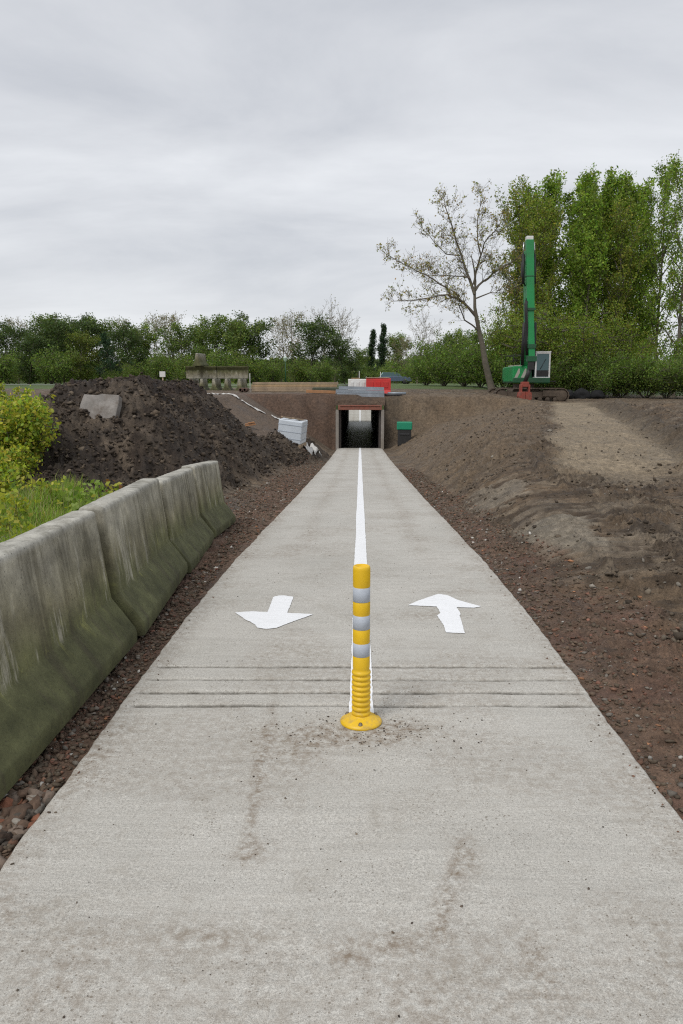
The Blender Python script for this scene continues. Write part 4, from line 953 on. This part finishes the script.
for px, Y, h, kd in ser:
    pl = protos[kd]; i = cnt.get(kd, 0); cnt[kd] = i+1
    src = pl[i % len(pl)]
    o = src if i < len(pl) else copy_tree(src)
    lab = '%s, %s from left of its kind in the far treeline' % (desc[kd], OR[i] if i < 20 else 'a later one')
    if kd == 'con': lab = 'small dark conifer standing in front of the far treeline behind the soil pile'
    if kd == 'lom': lab = ('shorter thin', 'taller dark')[i]+' columnar poplar of the distant pair right of centre'
    if kd == 'bare' and px == 416: lab = 'round leafless tree in the distance behind the bushes left of the leaning tree'
    h *= .80*(.92+.16*rr.random()); sx = (h/10)*(1.2 if kd in ('mid', 'dark', 'yel') else .95)
    place(o, PX(px, Y), Y, rr.random()*6.28, sx, lab, GT, h/10*1.0)
# the wood beyond everything, one mass of foliage
r = np.random.default_rng(77); n = 75000; X = -330+700*r.random(n); Y = 175+40*r.random(n); top = 6.0+2.0*gn(X*.09, X*0+2, 501)+1.0*gn(X*.35, X*0, 502)
Z = 1.0+top*r.random(n)**1.2
tag(leaf_mesh('distant_wood', np.stack([X, Y, Z], -1), 1.5, leafcols(n, GMID+GDARK, r, .2), None), 'low distant wood closing the horizon behind the treeline', 'wood', None, 'stuff')
# understorey bushes
def shrub(name, label, cat, h, wd, n, size, pal, seed, group=None, stems=9, sigma=.12, droop=0, aspect=.55, var=.22, stemmat=None):
    r = np.random.default_rng(seed); root = thing(name, label, cat, (0, 0, 0), 0, group); mb = MB(); pts = []
    for k in range(stems):
        az = k*2.4+r.random(); tilt = .15+.75*r.random(); p = np.array([0, 0, -.1]); d = np.array([math.cos(az)*tilt*wd/h, math.sin(az)*tilt*wd/h, 1.0])
        L = h*(.75+.3*r.random()); line = [p.copy()]
        for i in range(6):
            d = d+r.normal(size=3)*.12; d /= np.linalg.norm(d); p = p+d*L/6*math.sqrt(1+(tilt*wd/h)**2)*.85; line.append(p.copy())
            if i >= 1:
                for q in range(5):
                    e = r.normal(size=3); e[2] = abs(e[2])*.5; e /= np.linalg.norm(e); l = wd*.22*(1-.08*i)*(.5+r.random())
                    mb.tube([p, p+e*l], [.012*h/2, .004*h/2], 3, False)
                    for t in (.3, .6, .9, 1.0): pts.append(p+e*l*t)
                pts.append(p.copy())
        mb.tube(line, list(np.linspace(.02*h/2, .006*h/2, 7)), 4, False)
    mb.build('stem', stemmat or BARK, root)
    pts = np.array(pts); wgt = r.random(len(pts))**2.4; wgt /= wgt.sum(); k = r.choice(len(pts), n, p=wgt)
    C = pts[k]+r.normal(size=(n, 3))*sigma; C[:, 2] = np.abs(C[:, 2])+.02
    leaf_mesh('foliage', C, size, leafcols(n, pal, r, var, 1+.15*np.sin(k*12.9)), root, aspect, .35, droop)
    return root
GHEDGE = [(.13, .21, .04), (.16, .245, .045), (.105, .17, .038), (.19, .27, .055)]
GU = 'bushes at the foot of the far treeline'
bs = [shrub('bush', 'b', 'bush', 4, 5.5, 6000, .21, GMID+GHEDGE, 31, GU, 16, .32), shrub('bush', 'b', 'bush', 4, 5.5, 6000, .21, GYEL+GHEDGE, 32, GU, 16, .32)]
i = 0
for px in range(-60, 500, 27):
    Y = 97+6*rr.random(); o = bs[i % 2] if i < 2 else copy_tree(bs[i % 2])
    s = .35+.75*rr.random()**1.5; Y += 8*rr.random()
    if px > 300: s *= .7
    place(o, PX(px+12*rr.random(), Y), Y, rr.random()*6, s, 'leafy bush at the foot of the far treeline, number %s from left' % (i+1), GU, s*(.9+.3*rr.random()))
    o['label'] = 'round %s green bush at the foot of the far treeline, %s from left' % (('mid', 'yellow')[i % 2], OR[i//2])
    i += 1
# the tall row on the right
col_shape = lambda t: .55+.75*math.sin(math.pi*min(1, t*.95+.05))
PP_ = dict(seg=[10, 6, 4, 2], wander=[.025, .08, .18, .2], up=[.02, .10, .08, 0], taper=[.85, .8, .8, .6], leafy=1, leafstep=.30, max=2, kids=[38, 7, 0], t0=[.12, .2, .2],
           ang=[32, 40, 35], ratio=[.15, .42, .5], shape=col_shape, rmax=[.06, .025, .02], rmin=.014)
GP = [(.19, .29, .045), (.235, .33, .05), (.155, .24, .04), (.27, .36, .06)]
GPY = [(.23, .28, .045), (.20, .27, .042), (.29, .28, .06), (.17, .24, .042)]
GR_ = 'tall trees in a row on the right'
pa = tree('poplar', 'p', 'tree', 17, PP_, 17000, .20, GP, 41, GR_, .24, rad=.17)
pb_ = tree('poplar', 'p', 'tree', 17, PP_, 15500, .20, GP, 42, GR_, .24, rad=.17, lean=(.05, 0))
pc = tree('poplar', 'p', 'tree', 17, dict(PP_, kids=[26, 6, 0], ratio=[.24, .42, .5]), 9000, .18, GP, 43, GR_, .24, rad=.16)
pd_ = tree('poplar', 'p', 'tree', 17, dict(PP_, ratio=[.17, .42, .5]), 13000, .18, GPY, 44, GR_, .26, rad=.15)
row = [(pd_, 507, 62, 16.6, 'yellowish tall tree behind the leaning tree, leftmost of the tall row'), (pb_, 518, 66, 17.4, 'slim green tall tree just right of the leaning tree'), (pd_, 534, 60, 14.8, 'brownish green tall tree directly behind the excavator arm'),
       (pa, 547, 66, 18.2, 'tall green poplar right behind the excavator arm'), (pb_, 561, 62, 17.3, 'green poplar above the excavator cab'), (pa, 574, 59, 15.4, 'lower green poplar right of the excavator cab'), (pb_, 584, 66, 17.9, 'tall green poplar above the black bundles'),
       (pa, 599, 63, 17.6, 'dense green poplar in the middle right of the tall row'), (pd_, 609, 59, 14.6, 'yellowish lower poplar in the middle right of the tall row'), (pb_, 621, 62, 17.3, 'green poplar left of the thin leaved pair'), (pa, 634, 66, 17.6, 'green poplar directly behind the left one of the thin leaved pair'),
       (pc, 647, 62, 17.6, 'thin leaved poplar with its dark trunk showing, left one of the pair'), (pc, 667, 58, 17.0, 'tallest thin leaved poplar near the right edge'), (pa, 692, 60, 17.6, 'tall poplar cut by the right edge of the picture')]
seen = set()
for k, (src, px, Y, h, lab) in enumerate(row):
    if lab is None: continue
    o = src if id(src) not in seen else copy_tree(src); seen.add(id(src))
    place(o, PX(px, Y), Y, k*1.7, h/17*.89, lab, GR_)
# willow-like sprays lower down that close the row
wl = [shrub('sapling_clump', 'w', 'tree', 9, 6.0, 15000, .155, GP+GPY, 51, 'sapling clumps below the tall row', 18, .4, .5), None]
lb = ['left of', 'straight behind', 'just right of', 'well right of']
for k, (px, Y, s) in enumerate(((510, 58, .72), (545, 57, .78), (578, 57, .70), (612, 58, .62))):
    o = wl[0] if k == 0 else copy_tree(wl[0]); place(o, PX(px, Y), Y, k*1.3, s, 'drooping green sapling clump %s the excavator' % lb[k], 'sapling clumps below the tall row', s)
GH = 'hedge bushes on the right'
hb = [shrub('bush', 'h', 'bush', 3.0, 4.2, 8000, .13, GHEDGE, 61, GH, 16, .22), shrub('bush', 'h', 'bush', 3.0, 4.2, 8000, .13, GHEDGE[:3]+GMID, 62, GH, 16, .22)]
hp = [(425, 72, 1.0), (443, 66, 1.05), (462, 64, 1.15), (478, 60, 1.15), (500, 57, 1.0), (524, 56, .9), (550, 56, .9), (572, 55.5, .85), (596, 55, .95), (616, 54.5, .85), (640, 54, .95), (660, 53, .9), (684, 53, 1.0), (712, 54, 1.0)]
hl = ['beside the distant grass', 'second from left', 'third from left', 'left of the leaning trunk', 'behind the leaning trunk', 'behind the left engine cover', 'behind the excavator cab', 'above the black bundles', 'right of the black bundles', 'fifth from the right edge', 'fourth from the right edge', 'third from the right edge', 'at the right edge', '']
for k, (px, Y, s) in enumerate(hp[:-1]):
    o = hb[k % 2] if k < 2 else copy_tree(hb[k % 2]); place(o, PX(px, Y), Y, k*2.1, s, 'leafy green hedge bush under the tall trees, %s' % hl[k], GH, s*(1.0+.15*math.sin(k*2)))
# low grass tufts of the verge behind the works
# ---------------------------------------------------------------- the leaning tree
SK = {'T': [(0.0, 0.0), (-0.28, 0.88), (-0.6, 2.0), (-0.78, 2.98), (-1.01, 3.81), (-1.25, 4.78), (-1.38, 5.46), (-1.41, 6.28), (-1.39, 7.09), (-1.5, 7.9), (-1.7, 8.7)],
 'A': [(-1.28, 4.91), (-1.83, 5.46), (-2.55, 6.01), (-3.26, 6.22), (-4.38, 6.02), (-5.64, 5.81), (-6.77, 5.78)], 'A2': [(-3.05, 6.22), (-3.27, 6.69), (-4.12, 7.24), (-5.11, 7.78), (-6.09, 8.32), (-7.08, 8.93)],
 'B': [(-1.41, 6.28), (-1.74, 7.23), (-2.12, 8.17), (-2.49, 9.25), (-2.79, 10.18), (-3.23, 11.37), (-3.46, 12.29)], 'C': [(-1.5, 6.9), (-1.42, 7.6), (-1.22, 8.44), (-0.97, 9.37), (-0.43, 9.97), (-0.04, 10.5)],
 'C2': [(-1.16, 8.71), (-1.33, 9.77), (-1.3, 11.09), (-1.06, 12.47)], 'D': [(-1.37, 6.55), (-0.9, 7.09), (-0.22, 7.63), (0.6, 8.16), (1.28, 8.5), (1.9, 9.0)], 'E': [(-1.02, 3.95), (-2.09, 4.64), (-2.54, 5.46), (-2.62, 6.01)],
 'F': [(-1.39, 6.01), (-0.46, 6.35), (0.24, 6.28), (1.0, 6.6)], 'G': [(-2.41, 8.78), (-3.31, 8.78), (-4.16, 9.39), (-5.01, 10.19)], 'H': [(-1.74, 7.3), (-2.59, 7.5), (-3.71, 7.64), (-4.6, 8.3)]}
RD = dict(T=(.27, .03), A=(.11, .02), A2=(.075, .02), B=(.11, .025), C=(.085, .02), C2=(.06, .015), D=(.09, .025), E=(.06, .02), F=(.05, .015), G=(.045, .012), H=(.05, .012))
YD = dict(T=(0, 0), A=(0, -1.0), A2=(-.5, 1.2), B=(0, .8), C=(0, -.9), C2=(-.4, .7), D=(0, 1.0), E=(0, -1.4), F=(0, -1.2), G=(.4, -1.0), H=(0, 1.6))
lt = thing('leaning_tree', 'leaning half bare tree with few yellowish leaves left of the excavator', 'tree', (8.5, 50, float(ground(8.5, 50, False))-.05))
tm_ = MB(); r = np.random.default_rng(3); lpts = []
def twig(p, d, L, rad, lev):
    n = 4; line = [np.array(p)]; q = np.array(p, float); d = np.array(d, float)
    for i in range(n):
        d = d+r.normal(size=3)*.16; d[2] += .05; d /= np.linalg.norm(d); q = q+d*L/n; line.append(q.copy())
    tm_.tube(line, [max(.007, rad*(1-.7*i/n)) for i in range(n+1)], 4 if lev < 2 else 3, False)
    if lev >= 1: lpts.extend(line[1:])
    if lev < 3:
        for k in range((5, 4, 3)[lev]):
            i = 1+int(r.random()*n*.99); i = min(i, n); ax = d; e = r.normal(size=3); e -= ax*e.dot(ax); e /= np.linalg.norm(e)
            nd = ax*.75+e*.7; twig(line[i], nd/np.linalg.norm(nd), L*(.45+.25*r.random()), rad*.5, lev+1)
for k, P2 in SK.items():
    n = len(P2); pts3 = []
    for i, (x, z) in enumerate(P2):
        t = i/(n-1); pts3.append(np.array([x, YD[k][0]*(1-t)+YD[k][1]*t+(.05*math.sin(i*2.1)), z]))
    # subdivide with small bends
    line = []
    for a, b_ in zip(pts3[:-1], pts3[1:]):
        line.append(a); line.append((a+b_)/2+r.normal(size=3)*.03*(k != 'T'))
    line.append(pts3[-1]); m_ = len(line); rad = [RD[k][0]+(RD[k][1]-RD[k][0])*(i/(m_-1))**.8 for i in range(m_)]
    if k == 'T': rad[0] = .34; line[0][2] -= .2
    tm_.tube(line, rad, 10 if k == 'T' else 6, False)
    if k != 'T':
        for i in range(2, m_):
            ax = line[i]-line[i-1]; ax = ax/np.linalg.norm(ax)
            for q in range(3):
                e = r.normal(size=3); e -= ax*e.dot(ax); e /= np.linalg.norm(e); e[1] *= .7; nd = ax*.7+e*.75+np.array([0, 0, .15]); twig(line[i], nd/np.linalg.norm(nd), (.75+.6*r.random())*(1 if i < m_-3 else .6), max(.014, rad[i]*.35), 1)
        twig(line[-1], ax, .6, .014, 1)
tm_.build('trunk', BARK, lt)
lpts = np.array(lpts); k = r.integers(0, len(lpts), 5200); C = lpts[k]+r.normal(size=(5200, 3))*.08
leaf_mesh('crown', C, .115, leafcols(5200, [(.32, .30, .07), (.38, .31, .10), (.24, .27, .06), (.33, .24, .12)], r, .25), lt, .6)
lt.scale = (.95, .95, .97)
# ---------------------------------------------------------------- plants behind the near barriers
GSH = [(.36, .42, .045), (.46, .48, .055), (.27, .36, .045), (.48, .44, .09), (.20, .30, .055)]
sh1 = shrub('shrub', 'large yellow green shrub left of the soil pile', 'shrub', 1.5, 1.35, 9000, .075, GSH, 71, None, 22, .07, aspect=.6)
place(sh1, -6.05, 13.6, 0, .90)
sh2 = shrub('shrub', 'yellow green shrub at the left edge behind the largest one', 'shrub', 1.7, 1.5, 6000, .075, GSH[1:]+GP, 72, None, 16, .08, aspect=.6)
place(sh2, -7.9, 16.6, 0, .80)
sh3 = shrub('shrub', 'low green shrub at the left edge below the yellow green ones', 'shrub', .8, .9, 2600, .07, GSH, 73, None, 12, .06, aspect=.6)
place(sh3, -5.4, 11.0, 0, 1.0)
RSTEM = simple('green_stem', (.20, .20, .07), .7)
sh4 = shrub('shrub', 'tall loose shoots of yellow green leaves on the right flank of the big shrub', 'shrub', 1.75, .8, 3500, .075, GSH, 74, None, 9, .06, aspect=.6)
place(sh4, -6.5, 14.2, 0, .62)
sh5 = shrub('shrub', 'yellow green shrub between the big shrub and the soil pile foot', 'shrub', 1.0, .9, 3200, .07, GSH, 75, None, 12, .06, aspect=.6)
place(sh5, -5.75, 12.4, 0, .8)
def weed(x, y, h, nl, ls, pal, label, seed, spread=.18, nst=2):
    r = np.random.default_rng(seed); t = thing('weed', label, 'plant', (x, y, float(ground(x, y))), 0, None); mb = MB(); V = []; F = []; Cc = []
    for s in range(nst):
        az = r.random()*6.28; tilt = .05+.2*r.random()*(nst > 1); p = np.array([.03*s, .02*s, 0.]); L = h*(.7+.3*r.random()) if s else h; line = [p.copy()]; d = np.array([math.cos(az)*tilt, math.sin(az)*tilt, 1.])
        for i in range(6): d += r.normal(size=3)*.05; d /= np.linalg.norm(d); p = p+d*L/6; line.append(p.copy())
        mb.tube(line, list(np.linspace(.006, .0025, 7)), 5, False)
        for j in range(nl):
            tt_ = .3+.7*(j+.5)/nl; i = min(5, int(tt_*6)); b0 = line[i]*(1-(tt_*6-i))+line[min(6, i+1)]*(tt_*6-i) if i < 6 else line[6]
            a = j*2.4+r.random()*.6; o = np.array([math.cos(a), math.sin(a), .3+.7*r.random()]); o /= np.linalg.norm(o); side = np.cross(o, [0, 0, 1.]); side /= np.linalg.norm(side)
            st = b0+o*spread*.5*(.6+r.random()); mb.tube([b0, st], [.0018, .001], 3, False)
            for q in range(4):
                V.append(st+r.normal(size=3)*.028); Cc.append(np.array(pal[r.integers(len(pal))])*(1+.12*r.normal()))
    mb.build('stem', RSTEM, t); leaf_mesh('foliage', V, ls*.62, np.clip(np.array(Cc), .01, .9), t, .62, .25); return t
YG = [(.40, .42, .05), (.32, .38, .05), (.46, .42, .09), (.21, .30, .05)]
weed(-3.42, 8.75, .62, 6, .10, YG, 'tall single stemmed weed with yellow leaves behind the near barrier', 1, .12, 1)
weed(-3.15, 9.6, .50, 8, .11, YG+[(.25, .12, .05)], 'reddish stemmed weed with yellow top leaves beside the pile foot', 2, .16, 3)
weed(-2.72, 8.6, .42, 7, .11, YG+[(.25, .12, .05)], 'weed with drooping yellow leaves just behind the second barrier', 3, .15, 3)
weed(-2.55, 6.2, .30, 9, .11, [(.16, .22, .05), (.22, .26, .08), (.12, .18, .04)], 'broad leaved pale green weed close behind the barrier joint', 4, .14, 3)
weed(-2.75, 6.7, .28, 9, .10, [(.16, .22, .05), (.10, .17, .03)], 'broad leaved green weed beside the grass tuft behind the barriers', 5, .14, 3)
weed(-3.3, 7.2, .36, 8, .10, YG, 'yellow green broad leaved weed in the grass left of the barriers', 6, .14, 3)
weed(-3.62, 7.6, .40, 8, .12, YG, 'large leaved yellow green weed at the left edge', 7, .14, 3)
weed(-3.0, 6.1, .26, 8, .10, [(.10, .17, .03), (.16, .22, .05)], 'low green weed at the left edge above the near barrier', 8, .14, 3)
weed(-2.45, 5.55, .24, 8, .10, [(.18, .22, .05), (.3, .2, .08)], 'low weed with one tan leaf beside the near barrier top', 9, .12, 3)
rw = random.Random(4)
spots = [(-2.2, 4.9, 'lowest down at the left edge'), (-2.35, 5.9, 'leaning out over the barrier top'), (-2.9, 5.5, 'at the left edge above the nearest barrier'), (-3.3, 6.6, 'in the tall grass near the left edge'), (-2.65, 7.5, 'between the grass and the second barrier'),
         (-3.9, 8.3, 'left of the tall single stem'), (-3.5, 9.9, 'at the far end of the grass'), (-4.4, 10.4, 'just below the big yellow green shrub'), (-3.0, 8.0, 'in the middle of the grass'), (-2.3, 7.0, 'nearest the second barrier')]
for k, (x, y, wh_) in enumerate(spots):
    weed(x, y, .38+.3*rw.random(), 9, .10+.03*rw.random(), YG if k % 2 else [(.24, .34, .07), (.32, .40, .12), (.18, .28, .05)], ('yellow green' if k % 2 else 'pale green')+' leafy weed '+wh_, 40+k, .15, 4)
# grass
def grass(name, pts, hs, pal, label, seed):
    r = np.random.default_rng(seed); n = len(pts); az = r.random(n)*6.28; ln = .15+.5*r.random(n); w = .0035+.003*r.random(n); hs = np.asarray(hs)
    z0 = ground(pts[:, 0], pts[:, 1]); b = np.stack([pts[:, 0], pts[:, 1], z0-.01], -1)
    o = np.stack([np.cos(az), np.sin(az), az*0], -1); s = np.stack([-np.sin(az), np.cos(az), az*0], -1)*w[:, None]
    up = np.array([0, 0, 1.])
    m = b+up*(hs*.55)[:, None]+o*(ln*hs*.25)[:, None]; t = b+up*(hs*(1-.3*ln))[:, None]+o*(ln*hs*.9)[:, None]
    V = np.stack([b-s, b+s, m+s*.8, m-s*.8, t+s*.1, t-s*.1], 1).reshape(-1, 3); k = np.arange(n)[:, None]*6
    F = np.concatenate([k+[0, 1, 2, 3], k+[3, 2, 4, 5]]); c = leafcols(n, pal, r, .2)
    o_ = npmesh(name, V, F, LEAF, None, np.repeat(c, 6, 0)); return tag(o_, label, 'grass', None, 'stuff')
r = np.random.default_rng(8)
cand = np.stack([-2.1-4.2*r.random(60000), 4.6+9.5*r.random(60000)], -1)
den = sst(-.25, .25, gn(cand[:, 0]*.9, cand[:, 1]*.6, 300)+.30-.45*np.abs(cand[:, 0]+.38*cand[:, 1]+.25))*(cand[:, 0] > -.475*cand[:, 1]-.3)*(1-soil_mask(cand[:, 0], cand[:, 1]))
pts = cand[r.random(60000) < den]
pts = pts[:26000]
hh = .12+.20*r.random(len(pts))+.34*np.clip(gn(pts[:, 0]*1.5, pts[:, 1]*1.0, 301), 0, 1)
grass('grass', pts, hh, [(.21, .34, .04), (.27, .40, .05), (.16, .26, .045), (.34, .40, .10), (.38, .33, .18)], 'bright green grass growing behind the concrete barriers', 9)
# ---------------------------------------------------------------- loose stones, clods and crumbs
import bmesh
def ico(sub, seed):
    bm = bmesh.new(); bmesh.ops.create_icosphere(bm, subdivisions=sub, radius=1.0)
    V = np.array([v.co[:] for v in bm.verts]); F = np.array([[v.index for v in f.verts] for f in bm.faces]); bm.free()
    r = np.random.default_rng(seed); V = V*(1+.36*r.normal(size=(len(V), 1)).clip(-1, 1))
    for k in range(3):   # knock flats off it
        d = r.normal(size=3); d /= np.linalg.norm(d); h = V @ d; V = V-np.outer(np.clip(h-.62, 0, 9), d)
    return V, F
def scatter(name, X, Y, S, cols, label, sub=1, flat=.7, sink=.25, seed=0, cat='rubble', nvar=6, long=.35, zf=None):
    r = np.random.default_rng(seed); vs_ = [ico(sub, 900+seed*10+k) for k in range(nvar)]; VV = []; FF = []; CC_ = []; off = 0
    Z = ground(X, Y) if zf is None else zf(X, Y); kk = r.integers(0, nvar, len(X))
    for k in range(nvar):
        m = np.where(kk == k)[0]; n = len(m)
        if n == 0: continue
        V0, F0 = vs_[k]; a = r.random(n)*6.28; ti = r.normal(size=n)*.35
        sc = np.stack([S[m]*(1+long*r.normal(size=n)).clip(.5, 2), S[m]*(1+long*.6*r.normal(size=n)).clip(.5, 1.6), S[m]*flat*(1+.25*r.normal(size=n)).clip(.4, 1.5)], -1)
        P = V0[None]*sc[:, None]
        c, s = np.cos(ti)[:, None], np.sin(ti)[:, None]; P = np.stack([P[..., 0]*c-P[..., 2]*s, P[..., 1], P[..., 0]*s+P[..., 2]*c], -1)
        c, s = np.cos(a)[:, None], np.sin(a)[:, None]; P = np.stack([P[..., 0]*c-P[..., 1]*s, P[..., 0]*s+P[..., 1]*c, P[..., 2]], -1)
        P = P+np.stack([X[m], Y[m], Z[m]+S[m]*flat*(1-2*sink)], -1)[:, None]
        VV.append(P.reshape(-1, 3)); nv = len(V0); FF.append((F0[None]+np.arange(n)[:, None, None]*nv+off).reshape(-1, 3)); off += n*nv
        CC_.append(np.repeat(cols[m], nv, 0))
    o = npmesh(name, np.concatenate(VV), np.concatenate(FF), STONE, None, np.concatenate(CC_)); return tag(o, label, cat, None, 'stuff')
def pick(r, n, pal, w, var=.2):
    pal = np.array(pal); w = np.array(w, float); k = r.choice(len(pal), n, p=w/w.sum()); return (pal[k]*(1+var*r.normal(size=(n, 1))).clip(.4, 1.8)).clip(.01, .9)
BR = [(.12, .084, .058), (.155, .085, .056), (.10, .077, .054), (.19, .095, .066), (.17, .15, .125), (.42, .40, .36), (.30, .15, .08)]
BW = [5, 1.8, 6, .6, 1.4, .15, .15]
r = np.random.default_rng(21)
# left strip between barriers and slab
n = 6000; Y = 1.6*np.exp(r.random(n)*math.log(14/1.6)); X = -1.215-(.02+.20*r.random(n)**.9)-.04*np.clip(Y-5, 0, 4)*r.random(n)-.5*sst(9, 10.5, Y)*r.random(n)
S = (.004+.013*r.random(n)**3+.010*(Y < 3.0)*r.random(n)**2)*(1+.02*Y)
scatter('brick_rubble', X, Y, S, pick(r, n, BR, BW), 'broken brick and pebbles between the barriers and the path', 1, .65, .2, 1)
# coarse stones near the viewer
n = 240; Y = 1.7+1.15*r.random(n)**1.2; X = -1.225-.17*r.random(n); S = .016+.020*r.random(n)
scatter('pebbles', X, Y, S, pick(r, n, [(.10, .065, .045), (.15, .115, .09), (.20, .085, .05), (.09, .075, .06), (.22, .20, .17)], [4, 3, 1, 3, 1]), 'rounded brown pebbles at the near foot of the first barrier', 2, .75, .25, 2)
# right strip
n = 17000; Y = 2.0*np.exp(r.random(n)*math.log(24/2.0)); u = r.random(n)**1.2*1.25*np.interp(Y, [0, 3.5, 4.8, 6.2, 10, 20], [1.8, 1.35, .95, .65, .5, .4]); X = 1.225+u
S = (.003+.0135*r.random(n)**3.5)*(1+.05*Y)
scatter('brick_rubble', X, Y, S, pick(r, n, BR, BW), 'reddish brick rubble and soil crumbs along the right edge of the path', 1, .65, .3, 3)
# left far strip
n = 9000; Y = 9+21*r.random(n); X = -1.23-(.9+.35*(Y < 16))*r.random(n)
S = .008+.022*r.random(n)**3
scatter('brick_rubble', X, Y, S, pick(r, n, BR, BW), 'reddish rubble between the far soil pile and the path', 1, .65, .3, 4)
# clods on the dark soil
n = 42000; Y = 12.5+22*r.random(n); X = -1.9-7.2*r.random(n); m = r.random(n) < soil_mask(X, Y); X, Y = X[m], Y[m]; n = len(X)
S = .012+.050*r.random(n)**4
scatter('soil_clods', X, Y, S, pick(r, n, [(.046, .034, .024), (.030, .022, .016), (.085, .064, .045), (.14, .11, .08)], [5, 3, 4, .6]), 'dark clods of dug soil lying over the pile', 1, .75, .35, 5)
# clods on the mud right
n = 42000; Y = 4.5*np.exp(r.random(n)*math.log(40/4.5)); X = 1.9+r.random(n)*(1.0+.52*Y); m = (r.random(n) < np.clip(.35+1.2*fbm(X*.6, Y*.8, 410, 2), .08, 1))*(r.random(n) > .85*ramp_mask(X, Y)); X, Y = X[m], Y[m]; n = len(X)
S = (.004+.026*r.random(n)**4)*(1+.03*Y)
scatter('mud_clods', X, Y, S, pick(r, n, [(.10, .078, .055), (.065, .05, .036), (.14, .115, .085), (.2, .18, .15)], [4, 4, 2, .3]), 'brown mud clods on the churned ground right of the path', 1, .6, .35, 6)
# crumbs dropped on the slab
n = 1300; Y = 1.7+r.random(n)**1.5*9; X = (r.random(n)*2-1)*1.15; k = n//2; X[:k] = .02+.24*r.normal(size=k); Y[:k] = 3.38+.12*r.normal(size=k)
m = np.hypot(X-.011, Y-3.47) > .115; X, Y = X[m], Y[m]; n = len(X)
S = .0010+.0042*r.random(n)**3
scatter('soil_crumbs', X, Y, S, pick(r, n, [(.10, .075, .055), (.06, .045, .035), (.15, .12, .09)], [3, 3, 1]), 'small dark crumbs of soil dropped on the concrete path', 1, .6, .2, 7, zf=path_top)
n = 260; Y = 2.2*np.exp(r.random(n)*math.log(5)); sd_ = np.sign(r.random(n)-.5); X = sd_*(1.17-.07*r.random(n)**2); S = .0015+.005*r.random(n)**3
scatter('soil_crumbs', X, Y, S, pick(r, n, BR[:4], BW[:4]), 'reddish crumbs of soil along both edges of the path', 1, .6, .2, 8, zf=path_top)
